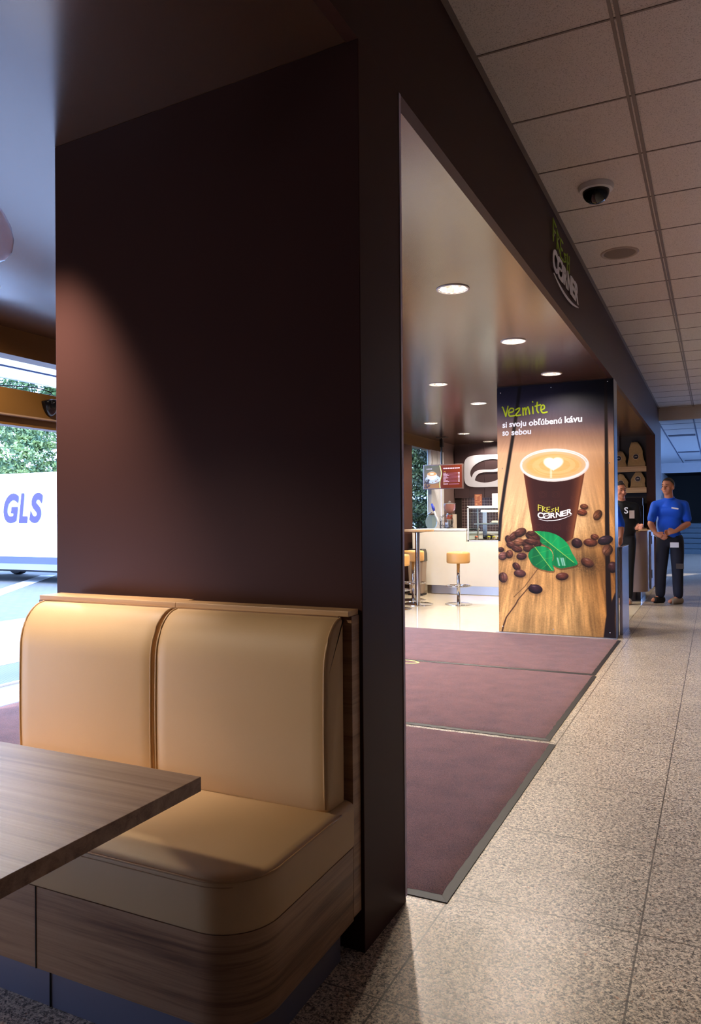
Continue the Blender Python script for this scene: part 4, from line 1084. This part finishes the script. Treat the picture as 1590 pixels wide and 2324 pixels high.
M_burlap = mat('burlap', (176, 142, 98), .9, var=.25, vscale=30, bump=.9, bscale=320)


def bag(label, x, z, w, h, lean, seed, emb=.18):
    r = thing('coffee_bag', label, 'bag', (x, 13.98, z), 0, 'burlap coffee bags on the shelves'); rr = random.Random(seed)
    bm = B(); secs = []; N = 18
    for k in range(9):
        f = k / 8; ww = w / 2 * (1.02 - .12 * f - .5 * f ** 3) * (1 + .08 * math.sin(f * 9 + seed)); dd = .028 * (1 - .7 * f ** 2)
        secs.append([(lean * f * f + ww * math.cos(2 * PI * i / N) * (1 + rr.uniform(-.04, .04)), dd * math.sin(2 * PI * i / N) * (1 + rr.uniform(-.2, .2)), h * f + (.01 * math.sin(i) if k == 8 else 0)) for i in range(N)])
    loft(bm, secs); obj('sack', bm, M_burlap, r, smooth=True)
    bm = B(); lathe(bm, [(.001, 0), (.042, 0), (.042, .002), (.001, .002)], 24, M=Matrix.Translation((lean * .2, -.034, h * emb * 2)) @ Matrix.Rotation(PI / 2, 4, 'X')); e = obj('emblem', bm, mat('dark round emblem', (40, 22, 24), .5), r)
    bm = B(); tube(bm, [(lean * .2 + .047 * math.cos(a * PI / 14), -.036, h * emb * 2 + .047 * math.sin(a * PI / 14)) for a in range(28)], .0028, 6, closed=True)
    tube(bm, [(lean * .2 - .02, -.038, h * emb * 2 - .004), (lean * .2, -.038, h * emb * 2 + .006), (lean * .2 + .02, -.038, h * emb * 2)], .006, 6); obj('emblem_print', bm, mat('pale print ring', (226, 206, 190), .5), e)
    e['label'] = 'dark round emblem'
    return r


bag('tall pointed burlap bag on the upper shelf beside the pillar', -1.22, 2.092, .27, .42, -.03, 1, .20)
bag('slumped burlap bag on the upper shelf next to the poster', -1.515, 2.092, .26, .27, .02, 2, .28)
bag('round burlap bag on the lower shelf beside the pillar', -1.20, 1.724, .25, .27, .01, 3, .28)
bag('burlap bag on the lower shelf next to the poster', -1.475, 1.724, .24, .24, -.02, 4, .18)
t = thing('coffee_machine', 'black coffee machine with chrome details under the shelves', 'coffee machine', (-1.45, 13.7, 1.02))
bm = B(); box(bm, -.45, .36, .0, .22, .05, .52); box(bm, -.45, .36, -.12, .2, .38, .52); box(bm, -.45, .36, -.12, .22, 0, .06); obj('body', bm, mat('glossy black body', (12, 11, 14), .15), t, bevel=.01)
for x in (-.2, .12):
    bm = B(); lathe(bm, [(.03, .30), (.035, .38)], 16, (x, -.05, 0)); tube(bm, [(x, -.06, .31), (x, -.2, .30)], .012, 8); obj('portafilter', bm, M_chrome, t, smooth=True)
bm = B(); tube(bm, [(.3, -.1, .36), (.3, -.14, .25), (.3, -.12, .1)], .006, 8); obj('steam_wand', bm, M_chrome, t, smooth=True)

# ================================================================== PEOPLE
def skin(name, V_, E_, R_, m, parent, sub=2, root=0):
    me = bpy.data.meshes.new(name); me.from_pydata([tuple(v) for v in V_], E_, []); o = bpy.data.objects.new(name, me); COL.objects.link(o)
    md = o.modifiers.new('skin', 'SKIN'); md.use_smooth_shade = True
    sv = me.skin_vertices[0].data if me.skin_vertices else None
    if sv is None:
        bpy.context.view_layer.update()
        bmx = bmesh.new(); bmx.from_mesh(me); ly = bmx.verts.layers.skin.verify(); bmx.to_mesh(me); bmx.free(); sv = me.skin_vertices[0].data
    for i, r in enumerate(R_):
        sv[i].radius = (r, r) if not isinstance(r, tuple) else r; sv[i].use_root = (i == root)
    s = o.modifiers.new('sub', 'SUBSURF'); s.levels = sub; s.render_levels = sub
    bpy.context.view_layer.update()
    ev = bpy.data.meshes.new_from_object(o.evaluated_get(bpy.context.evaluated_depsgraph_get()))
    bpy.data.objects.remove(o); ev.materials.clear(); ev.materials.append(m)
    q = bpy.data.objects.new(name, ev); COL.objects.link(q); q.parent = parent
    ev.polygons.foreach_set('use_smooth', [True] * len(ev.polygons))
    return q


M_skin = mat('skin', (196, 128, 98), .5); M_hair = mat('dark short hair', (36, 26, 24), .7)


def person(label, base, J, face, shirt, trouser, shoes, sleeve=.75, hairc=None):
    """J: joints in world coordinates; the body is one continuous remeshed surface"""
    r = thing('person', label, 'person', base); b = Vector(base)
    P = {k: Vector(v) - b for k, v in J.items()}; f = Vector(face).normalized(); side = Vector((f.y, -f.x, 0)).normalized()
    HN = [(P['wr_' + s], (P['ha_' + s] - P['wr_' + s]).normalized()) for s in ('l', 'r')]; U = Vector((0, 0, 1))
    body = bpy.data.objects.new('body', bpy.data.meshes.new('body')); COL.objects.link(body); body.parent = r
    bm = bmesh.new()
    def limb(pts, rads, seg=16, sub=4):
        # smooth radii along a jointed limb, rounded at both ends
        Q, R = [], []
        for k in range(len(pts) - 1):
            for m_ in range(sub):
                u_ = m_ / sub; Q.append(pts[k].lerp(pts[k + 1], u_)); R.append(rads[k] + (rads[k + 1] - rads[k]) * (u_ * u_ * (3 - 2 * u_)))
        Q.append(pts[-1]); R.append(rads[-1]); tube(bm, Q, R, seg)
        for p_, q_ in ((pts[0], rads[0]), (pts[-1], rads[-1])): ball(bm, p_, q_ * .98, seg)
        for k in range(1, len(pts) - 1): ball(bm, pts[k], rads[k] * .99, seg)
    limb([P['pelvis'], P['pelvis'].lerp(P['chest'], .5), P['chest']], [.105, .09, .105], 24)
    limb([P['chest'] + U * .05, P['neck'], P['head'] - U * .03], [.08, .058, .056], 20)
    for s in ('l', 'r'):
        limb([P['sh_' + s], P['sh_' + s].lerp(P['el_' + s], .4), P['el_' + s], P['el_' + s].lerp(P['wr_' + s], .3), P['wr_' + s]], [.052, .052, .041, .044, .028])
        limb([P['hip_' + s], P['kn_' + s], P['kn_' + s].lerp(P['an_' + s], .35), P['an_' + s], P['toe_' + s]], [.085, .056, .055, .034, .026])
    def ell(c, rs, rx, ry, rz):
        # local axes: side, face, up
        M = Matrix.Translation(c) @ Matrix(((side.x, f.x, 0, 0), (side.y, f.y, 0, 0), (0, 0, 1, 0), (0, 0, 0, 1))) @ Matrix.Diagonal((rx, ry, rz, 1))
        bmesh.ops.create_uvsphere(bm, u_segments=rs, v_segments=rs // 2, radius=1, matrix=M)
    H = P['head']
    ell(H + U * .025 - f * .008, 24, .076, .094, .100); ell(H - U * .045 + f * .022, 20, .056, .064, .070); ell(H - U * .088 + f * .058, 12, .026, .022, .022)
    ell(H + f * .092 - U * .012, 10, .013, .020, .026); ell(H + f * .100 - U * .030, 10, .017, .014, .011); ell(H + f * .076 + U * .030, 12, .056, .016, .012)
    ell(H + f * .078 - U * .058, 10, .024, .012, .010)
    for q in (1, -1): ell(H + side * q * .078 - U * .012 - f * .01, 10, .010, .020, .032); ell(H + side * q * .042 + f * .056 - U * .03, 10, .024, .022, .024)
    for w_, d in HN:
        n_ = d.cross(U)
        n_ = n_.normalized() if n_.length > .1 else side
        pu = n_.cross(d).normalized()
        tube(bm, [w_ + d * k for k in (.0, .03, .06, .09)], [.026, .032, .034, .030], 12)
        for q, (o_, ln) in enumerate(((.030, .062), (.011, .075), (-.009, .070), (-.028, .055))):
            p0 = w_ + d * .08 + pu * o_; k1 = p0 + d * ln * .5 + pu * o_ * .15; k2 = k1 + d * ln * .32 - n_ * .012; k3 = k2 + d * ln * .2 - n_ * .018
            tube(bm, [p0, k1, k2, k3], [.0100, .0095, .0088, .0075], 8)
        p0 = w_ + d * .025 + pu * .026; tube(bm, [p0, p0 + d * .03 + pu * .022, p0 + d * .058 + pu * .028 - n_ * .01], [.013, .0115, .009], 8)
    me = body.data; bmesh.ops.recalc_face_normals(bm, faces=bm.faces); bm.to_mesh(me); bm.free()
    md = body.modifiers.new('join', 'REMESH'); md.mode = 'VOXEL'; md.voxel_size = .0075; md.use_smooth_shade = True
    m2_ = body.modifiers.new('relax', 'SMOOTH'); m2_.factor = .5; m2_.iterations = 2
    bpy.context.view_layer.update()
    ev = bpy.data.meshes.new_from_object(body.evaluated_get(bpy.context.evaluated_depsgraph_get())); body.modifiers.clear()
    ev.materials.clear(); ev.materials.append(M_skin); ev.polygons.foreach_set('use_smooth', [True] * len(ev.polygons)); body.data = ev
    # hair: a cap that follows the skull, lower at the nape, with a ragged hairline
    bm = B(); bmesh.ops.create_uvsphere(bm, u_segments=36, v_segments=24, radius=1); cut = []
    rr = random.Random(3)
    for v in bm.verts:
        d = v.co.copy(); df = d.y; rz_ = d.z * .108
        if rz_ + rr.uniform(-.004, .004) < -.055 + .115 * max(0, min(1, (df + .55) / 1.3)): cut.append(v)
        v.co = H + U * (.025 + rz_) - f * .010 + side * (d.x * .083) + f * (d.y * .100)
    bmesh.ops.delete(bm, geom=cut, context='VERTS'); obj('hair', bm, hairc or M_hair, r, smooth=True)
    for s in (1, -1):
        bm = B(); ball(bm, H + f * .0835 + side * s * .031 + U * .008, .009, 10, 0, (1, 1, .7)); e = obj('eye', bm, M_eye, r, smooth=True)
        bm = B(); tube(bm, [H + f * (.093 - .004 * abs(k)) + side * (s * .032 + .015 * k) + U * (.034 - .004 * k * s) for k in (-1, 0, 1)], .0035, 6); obj('eyebrow', bm, hairc or M_hair, r, smooth=True)
    bm = B(); tube(bm, [H + f * (.0905 - .006 * abs(k)) + side * (.020 * k) - U * (.058 + .001 * k * k) for k in (-1, -.5, 0, .5, 1)], .0035, 8); obj('mouth', bm, M_lip, r, smooth=True)
    # shirt
    sh_ = bpy.data.objects.new('shirt', bpy.data.meshes.new('shirt')); COL.objects.link(sh_); sh_.parent = r
    bm = bmesh.new()
    for q in ('l', 'r'):
        limb([P['sh_' + q], P['sh_' + q].lerp(P['el_' + q], sleeve)], [.064, .062], 18)
        if sleeve > .95: limb([P['el_' + q], P['el_' + q].lerp(P['wr_' + q], .9)], [.062, .046], 18)
        tube(bm, [P['neck'] - U * .045, P['neck'].lerp(P['sh_' + q], .5) - U * .035, P['sh_' + q]], [.078, .072, .062], 16)
    tube(bm, [P['neck'] - U * .12, P['neck'] - U * .005], [.12, .070], 20)
    ell(P['chest'] - U * .02, 28, .185, .125, .19); ell(P['pelvis'].lerp(P['chest'], .45) + f * .02, 28, .165, .130, .20); ell(P['pelvis'] + U * .01, 28, .155, .125, .13)
    bmesh.ops.recalc_face_normals(bm, faces=bm.faces); bm.to_mesh(sh_.data); bm.free()
    md = sh_.modifiers.new('join', 'REMESH'); md.mode = 'VOXEL'; md.voxel_size = .011; md.use_smooth_shade = True
    m2_ = sh_.modifiers.new('relax', 'SMOOTH'); m2_.factor = .6; m2_.iterations = 5
    bpy.context.view_layer.update()
    ev = bpy.data.meshes.new_from_object(sh_.evaluated_get(bpy.context.evaluated_depsgraph_get())); sh_.modifiers.clear()
    ev.materials.clear(); ev.materials.append(shirt); ev.polygons.foreach_set('use_smooth', [True] * len(ev.polygons)); sh_.data = ev
    bm = B(); n0 = P['neck'] + U * .004
    tube(bm, [n0 + side * (.064 * math.cos(a * PI / 9)) + f * (.062 * math.sin(a * PI / 9)) + U * (-.018 * math.sin(a * PI / 9)) for a in range(18)], .012, 8, closed=True); obj('collar', bm, shirt, sh_, smooth=True)
    V3, E3, R3 = [P['pelvis'] + Vector((0, 0, .0)), P['pelvis'] + Vector((0, 0, .075))], [(0, 1)], [.158, .156]
    for s in ('l', 'r'):
        for jn, rad in (('hip_', .112), ('kn_', .082), ('an_', .070)):
            V3.append(P[jn + s] + (Vector((0, 0, -.03)) if jn == 'an_' else Vector())); R3.append(rad); E3.append((0 if jn == 'hip_' else len(V3) - 2, len(V3) - 1))
    skin('trousers', V3, E3, R3, trouser, r, 2, 0)
    for s, m_ in (('l', shoes[0]), ('r', shoes[1])):
        d = (P['toe_' + s] - P['an_' + s]); d.z = 0; d.normalize(); a = P['an_' + s].copy(); a.z = .045 - b.z; tt = P['toe_' + s].copy(); tt.z = .04 - b.z
        skin('shoe', [a - d * .06, a, (a + tt) / 2, tt], [(0, 1), (1, 2), (2, 3)], [.048, .054, .054, .044], m_, r, 2, 1)
    return r, P, f, side


M_eye = mat('dark eye', (30, 24, 22), .3); M_lip = mat('lips', (140, 78, 66), .5)
M_blue = mat('royal blue polo', (10, 84, 214), .75, var=.1, vscale=12); M_navy = mat('dark navy trousers', (20, 22, 38), .8); M_black = mat('black clothing', (12, 11, 14), .75)
M_shoe = mat('beige grey shoe', (150, 130, 108), .7)
r, P, f, sd = person('man in a blue polo shirt and dark trousers, hands together at his waist', (-.58, 11.45, 0), dict(
    pelvis=(-.57, 11.46, .94), chest=(-.565, 11.46, 1.30), neck=(-.575, 11.45, 1.475), head=(-.588, 11.43, 1.635),
    sh_r=(-.755, 11.44, 1.385), el_r=(-.815, 11.38, 1.12), wr_r=(-.735, 11.24, .985), ha_r=(-.64, 11.22, .94),
    sh_l=(-.385, 11.50, 1.385), el_l=(-.335, 11.42, 1.12), wr_l=(-.49, 11.24, 1.02), ha_l=(-.60, 11.20, 1.0),
    hip_r=(-.66, 11.46, .86), kn_r=(-.69, 11.47, .47), an_r=(-.71, 11.52, .09), toe_r=(-.80, 11.44, .04),
    hip_l=(-.48, 11.46, .86), kn_l=(-.475, 11.43, .47), an_l=(-.47, 11.47, .09), toe_l=(-.575, 11.35, .04)), (-.45, -.9, 0), M_blue, M_navy, (M_shoe, mat('dark shoe', (18, 14, 14), .5)))
bm = B(); box(bm, -.055, .055, -.012, .0, 0, .07, M=Matrix.Translation((.075, -.165, .795))); obj('badge_card', bm, M_white, r)
bm = B(); box(bm, -.045, .045, -.006, .0, 0, .02, M=Matrix.Translation((.085, -.172, 1.325)) @ Matrix.Rotation(.2, 4, 'Y')); obj('chest_print', bm, M_white, r)
bm = B(); box(bm, -.05, .05, -.01, .0, 0, .07, M=Matrix.Translation((.14, -.10, .50))); obj('knee_patch', bm, mat('grey knee patch', (70, 62, 58), .8), r)
bm = B(); tube(bm, [(P['wr_r'] + Vector((.036 * math.cos(a * PI / 6), .01 * math.sin(a * PI / 6), .034 * math.sin(a * PI / 6)))) for a in range(12)], .008, 8, closed=True); obj('wristwatch', bm, M_chrome, r, smooth=True)
r, P, f, sd = person('person in black clothes leaning toward the counter behind the poster pillar', (-1.14, 11.1, 0), dict(
    pelvis=(-1.13, 11.10, .93), chest=(-1.15, 11.10, 1.28), neck=(-1.17, 11.08, 1.44), head=(-1.185, 11.06, 1.58),
    sh_r=(-1.33, 11.06, 1.36), el_r=(-1.36, 11.15, 1.10), wr_r=(-1.25, 11.25, .96), ha_r=(-1.2, 11.3, .94),
    sh_l=(-1.0, 11.12, 1.36), el_l=(-.97, 11.16, 1.12), wr_l=(-.98, 11.05, 1.06), ha_l=(-.93, 10.98, 1.08),
    hip_r=(-1.2, 11.10, .85), kn_r=(-1.19, 11.08, .47), an_r=(-1.19, 11.13, .09), toe_r=(-1.18, 11.0, .04),
    hip_l=(-1.08, 11.10, .85), kn_l=(-1.09, 11.08, .47), an_l=(-1.10, 11.13, .09), toe_l=(-1.08, 11.02, .04)), (.6, -.8, 0), M_black, M_black, (M_shoe, M_shoe), sleeve=1.0)
bm = B(); t_ = text_mesh('S', .12, .002); merge(bm, t_, lambda p: Vector((.02 + p.x, -.172, 1.27 + p.y))); obj('chest_letter', bm, M_white, r)
bm = B(); box(bm, .085, .15, -.135, -.115, 1.20, 1.31); obj('beige_patch', bm, mat('beige patch', (170, 150, 140), .8), r)
person('person in a blue shirt, only an arm showing past the poster pillar edge', (-1.13, 9.6, 0), dict(
    pelvis=(-1.28, 9.6, .93), chest=(-1.28, 9.6, 1.27), neck=(-1.28, 9.6, 1.43), head=(-1.285, 9.58, 1.57),
    sh_r=(-1.46, 9.6, 1.34), el_r=(-1.5, 9.6, 1.1), wr_r=(-1.45, 9.5, .93), ha_r=(-1.42, 9.45, .86),
    sh_l=(-1.10, 9.6, 1.34), el_l=(-1.03, 9.62, 1.12), wr_l=(-1.02, 9.55, .98), ha_l=(-1.03, 9.5, .9),
    hip_r=(-1.36, 9.6, .85), kn_r=(-1.36, 9.58, .47), an_r=(-1.36, 9.63, .09), toe_r=(-1.36, 9.5, .04),
    hip_l=(-1.2, 9.6, .85), kn_l=(-1.2, 9.58, .47), an_l=(-1.2, 9.63, .09), toe_l=(-1.2, 9.5, .04)), (.1, -1, 0), M_blue, M_black, (M_shoe, M_shoe), sleeve=.95)

# ================================================================== DOOR OPERATOR, SENSOR, CABLE
t = thing('door_operator', 'brown automatic door beam across the entrance', 'door operator', (XW, 5, 2.09)); QO = (XW, 5, 2.09)
bm = B(); box(bm, XW - .1, XW + .06, 2.21, 8.49, 2.0, 2.187); lobj('cover', bm, M_glow_brown, t, QO, bevel=.003)
bm = B(); box(bm, XW - .1, XW + .065, 2.21, 8.49, 1.993, 2.004); lobj('edge_strip', bm, mat('warm metal strip', (190, 160, 140), .35, .6), t, QO)
bm = B(); box(bm, XW - .08, XW + .02, 2.21, 8.49, 1.93, 1.994); lobj('rail', bm, M_glow_brown, t, QO)
t = thing('door_sensor', 'black rounded motion sensor on the door beam', 'sensor', (XW + .06, 4.11, 2.13))
bm = B(); g = bmesh.ops.create_uvsphere(bm, u_segments=24, v_segments=16, radius=1)
for v in bm.verts: v.co = Vector((max(0, v.co.x) * .075, v.co.y * .075 * (1 - .25 * max(0, -v.co.z)), -.005 + (min(v.co.z, .0) * .105 if v.co.z < 0 else v.co.z * .02)))
obj('housing', bm, mat('glossy black sensor', (8, 8, 12), .1), t, smooth=True)
bm = B(); box(bm, 0, .07, -.04, .04, -.02, .015); obj('mount', bm, M_dark, t, bevel=.004)
bm = B(); tube(bm, [(XW - .02, y, 2.187 + z) for y, z in smooth_pts([(3.6, .0), (3.75, .022), (3.95, .045), (4.1, .05), (4.2, .035), (4.17, .015), (4.08, .0)], 6)], .004, 8)
tag(obj('loose_cable', bm, M_dark, smooth=True), 'thin black cable looping above the door beam', 'cable')

# ================================================================== OUTSIDE
def pave():
    m = bpy.data.materials.new('pale paving'); m.use_nodes = True; nt = m.node_tree; b = nt.nodes['Principled BSDF']
    tc = nt.nodes.new('ShaderNodeTexCoord'); br = nt.nodes.new('ShaderNodeTexBrick'); br.inputs['Scale'].default_value = 1; br.inputs['Brick Width'].default_value = .22; br.inputs['Row Height'].default_value = .11
    br.inputs['Mortar Size'].default_value = .006; br.inputs['Color1'].default_value = (*lin((80, 82, 82)), 1); br.inputs['Color2'].default_value = (*lin((86, 88, 88)), 1); br.inputs['Mortar'].default_value = (*lin((60, 64, 68)), 1)
    nt.links.new(tc.outputs['Object'], br.inputs['Vector']); nt.links.new(br.outputs['Color'], b.inputs['Base Color']); b.inputs['Roughness'].default_value = .8
    return m


bm = B(); box(bm, -60, XW - .2, -30, 60, -.16, -.1); obj('ground_outside', bm, pave(), kind='structure')
bm = B(); box(bm, -8.3, XW - .2, -2, 14, -.12, -.06); obj('ground_threshold', bm, mat('pale stone slab', (112, 112, 112), .6), kind='structure')
M_line = mat('white road paint', (200, 204, 210), .6)
for k, (x0, y0, x1, y1, w, lab) in enumerate([(-9.2, 6.0, -14.5, 13.2, .35, 'broad slanting white line outside the entrance'), (-20, 9.9, -12.35, 9.9, .12, 'thin white bay line nearest the van'), (-20, 8.9, -11.62, 8.9, .10, 'second thin white bay line from the van'), (-20, 7.9, -10.9, 7.9, .12, 'thin white bay line nearest the entrance')]):
    bm = B(); d = Vector((x1 - x0, y1 - y0)).normalized(); n_ = Vector((-d.y, d.x)) * w / 2
    box(bm, 0, 1, 0, 1, 0, .004); vs = bm.verts[:]
    for v in vs:
        p = Vector((x0, y0)).lerp(Vector((x1, y1)), v.co.x) + n_ * (v.co.y * 2 - 1); v.co = Vector((p.x, p.y, -.1 + v.co.z))
    tag(obj('road_marking', bm, M_line), lab, 'road marking', 'white painted lines outside')


def grate_mat():
    m = bpy.data.materials.new('perforated grate'); m.use_nodes = True; nt = m.node_tree; b = nt.nodes['Principled BSDF']
    tc = nt.nodes.new('ShaderNodeTexCoord'); br = nt.nodes.new('ShaderNodeTexBrick'); br.inputs['Scale'].default_value = 1; br.inputs['Brick Width'].default_value = .035; br.inputs['Row Height'].default_value = .028
    br.inputs['Mortar Size'].default_value = .010; br.inputs['Color1'].default_value = (*lin((26, 30, 44)), 1); br.inputs['Color2'].default_value = (*lin((20, 24, 40)), 1); br.inputs['Mortar'].default_value = (*lin((76, 78, 84)), 1)
    nt.links.new(tc.outputs['Object'], br.inputs['Vector']); nt.links.new(br.outputs['Color'], b.inputs['Base Color']); b.inputs['Roughness'].default_value = .5; b.inputs['Metallic'].default_value = .3
    return m


t = thing('door_grate', 'perforated metal foot grate outside the entrance', 'grate', (-5.4, 5, -.06))
bm = B(); box(bm, -.33, .33, -3, 3, .0, .012); obj('grid', bm, grate_mat(), t)
bm = B(); box(bm, -.36, -.33, -3, 3, 0, .014); box(bm, .33, .36, -3, 3, 0, .014); obj('frame', bm, M_rail, t)

# van with its long side toward the entrance
VX, VY = -13.1, 11.4
t = thing('delivery_van', 'white parcel delivery van with blue lettering parked outside', 'van', (VX, VY, -.1))
M_van = mat('white van paint', (240, 242, 246), .3)
def vprof(y0, y1, zt_): return [(y0, .42), (y0 - .0, .9), (y0 + .02, zt_ - .25), (y0 + .10, zt_ - .04), (y0 + .25, zt_), (y1 - .25, zt_), (y1 - .10, zt_ - .04), (y1 - .02, zt_ - .25), (y1, .9), (y1, .42)]
bm = B(); secs = []
for x, zt_, sh in ((-3.6, 1.1, .12), (-3.3, 1.25, .05), (-2.5, 1.45, .02), (-1.7, 2.3, .03), (-1.2, 2.36, 0), (2.2, 2.36, 0), (2.28, 2.33, .02)):
    secs.append([(x, y, z) for y, z in vprof(sh, 1.9 - sh, zt_)])
loft(bm, secs); obj('body', bm, M_van, t, smooth=True, auto=35)
bm = B(); box(bm, -3.5, 2.3, -.02, .0, .42, .56); o = obj('side_moulding', bm, mat('blue grey moulding', (64, 70, 112), .5), t); o['label'] = 'blue grey rubbing strip'
bm = B(); box(bm, -3.5, 2.3, -.01, .06, .28, .42); obj('sill', bm, mat('light sill', (120, 124, 142), .5), t)
bm = B(); box(bm, -3.2, -.36, -.016, -.004, 1.235, 1.262); box(bm, -.40, -.34, -.024, -.002, 1.235, 1.29); obj('door_rail', bm, mat('pale rail', (176, 186, 214), .4), t)
for wx in (-2.4, 1.25):
    for wy in (.12, 1.78):
        bm = B(); lathe(bm, [(.18, -.1), (.32, -.1), (.345, -.06), (.345, .06), (.32, .1), (.18, .1)], 28, M=Matrix.Translation((wx, wy, .345)) @ Matrix.Rotation(PI / 2, 4, 'X')); w_ = obj('wheel', bm, mat('tyre rubber', (22, 24, 34), .8), t, smooth=True, auto=40)
        bm = B(); lathe(bm, [(.05, -.06), (.18, -.08), (.18, .06)], 20, M=Matrix.Translation((wx, wy, .345)) @ Matrix.Rotation(PI / 2, 4, 'X')); obj('hubcap', bm, M_steel, w_, smooth=True, auto=40)
bm = B(); box(bm, -1.9, 1.9, .25, 1.65, .22, .42); obj('underbody', bm, M_night, t)
bm = B(); x0_, x1_ = (-13.854 - VX), (-12.67 - VX)
for ch, a, b_ in (('G', 0, .40), ('L', .39, .62), ('S', .66, 1.0)):
    fit_text(bm, ch, x0_ + a * (x1_ - x0_), x0_ + b_ * (x1_ - x0_), 1.275, 1.915, lambda p: Vector((p[0], -.006, p[1])), 0, .045, .22)
obj('side_lettering', bm, mat('blue van lettering', (56, 46, 112), .5), t)

# trees and hedges: crown of many small leaf quads round a trunk
def leafmat(name, a, b_):
    m = bpy.data.materials.new(name); m.use_nodes = True; nt = m.node_tree; b = nt.nodes['Principled BSDF']
    tc = nt.nodes.new('ShaderNodeTexCoord'); n = nt.nodes.new('ShaderNodeTexNoise'); n.inputs['Scale'].default_value = 3.5; n.inputs['Detail'].default_value = 6; nt.links.new(tc.outputs['Object'], n.inputs['Vector'])
    r = ramp(nt, [(.38, a), (.62, b_)]); nt.links.new(n.outputs['Fac'], r.inputs[0]); nt.links.new(r.outputs[0], b.inputs['Base Color']); b.inputs['Roughness'].default_value = .7
    return m


M_conifer = leafmat('pale conifer foliage', (48, 76, 50), (108, 130, 74)); M_hedge = leafmat('dark hedge foliage', (14, 24, 6), (58, 70, 20)); M_bark = mat('bark', (80, 62, 50), .9, var=.3)


def tree(name, label, cat, x, y, rx, ry, h, n, ls, m, seed, z0=.4, lobes=26, group=None):
    rr = random.Random(seed); t = thing(name, label, cat, (x, y, -.1), 0, group)
    L_ = [(rr.uniform(-.75, .75) * rx, rr.uniform(-.75, .75) * ry, z0 + (h - z0) * rr.uniform(.0, .93), rr.uniform(.28, .5)) for _ in range(lobes)]
    bm = B()
    for _ in range(n):
        cx, cy, cz, s_ = rr.choice(L_); th = rr.uniform(0, 2 * PI); ph = math.acos(rr.uniform(-1, 1)); rad = rr.uniform(.75, 1.05)
        taper = 1 - .38 * (cz / h)
        p = Vector((cx * taper + rad * s_ * rx * math.sin(ph) * math.cos(th) * taper, cy * taper + rad * s_ * ry * math.sin(ph) * math.sin(th) * taper, cz + rad * s_ * .4 * h * .5 * math.cos(ph)))
        if p.z < .05: continue
        a = Vector((rr.gauss(0, 1), rr.gauss(0, 1), rr.gauss(.6, .6))).normalized(); c = a.cross(Vector((rr.gauss(0, 1), rr.gauss(0, 1), rr.gauss(0, 1)))).normalized()
        k = ls * rr.uniform(.6, 1.4); q = [p - a * k, p + c * k * .45, p + a * k, p - c * k * .45]
        bm.faces.new([bm.verts.new(v) for v in q])
    obj('foliage', bm, m, t)
    bm = B(); tube(bm, [(0, 0, 0), (.05, 0, h * .2), (0, .05, h * .35)], [.16, .1, .04], 10); obj('trunk', bm, M_bark, t, smooth=True)
    return t


tree('conifer_tree', 'pale green conifer behind the white van', 'tree', -23.0, 20.4, 3.8, 2.4, 10.5, 42000, .078, M_conifer, 1, group='trees outside the entrance')
tree('conifer_tree', 'paler conifer seen at the left frame edge behind the van', 'tree', -30.0, 17.6, 3.6, 2.4, 11.0, 24000, .10, leafmat('paler conifer foliage', (60, 84, 60), (116, 134, 86)), 5, group='trees outside the entrance')
tree('conifer_tree', 'conifer half hidden by the pillar behind the van', 'tree', -19.5, 25.2, 3.4, 2.4, 10.5, 24000, .09, M_conifer, 9, group='trees outside the entrance')
tree('conifer_tree', 'low bushy conifer directly above the van roof', 'tree', -18.2, 16.4, 2.6, 1.6, 4.6, 20000, .07, leafmat('bright conifer foliage', (58, 88, 56), (128, 146, 80)), 12, 0, 34, 'trees outside the entrance')
tree('dark_hedge', 'dark green hedge filling the window by the counter', 'hedge', -6.9, 18.4, 1.7, 1.0, 4.4, 34000, .045, M_hedge, 3, 0, 50)
tree('dark_hedge', 'dense dark shrub at the back of the counter window', 'hedge', -8.6, 22.8, 2.2, 1.0, 5.2, 16000, .07, M_hedge, 4, 0, 40)
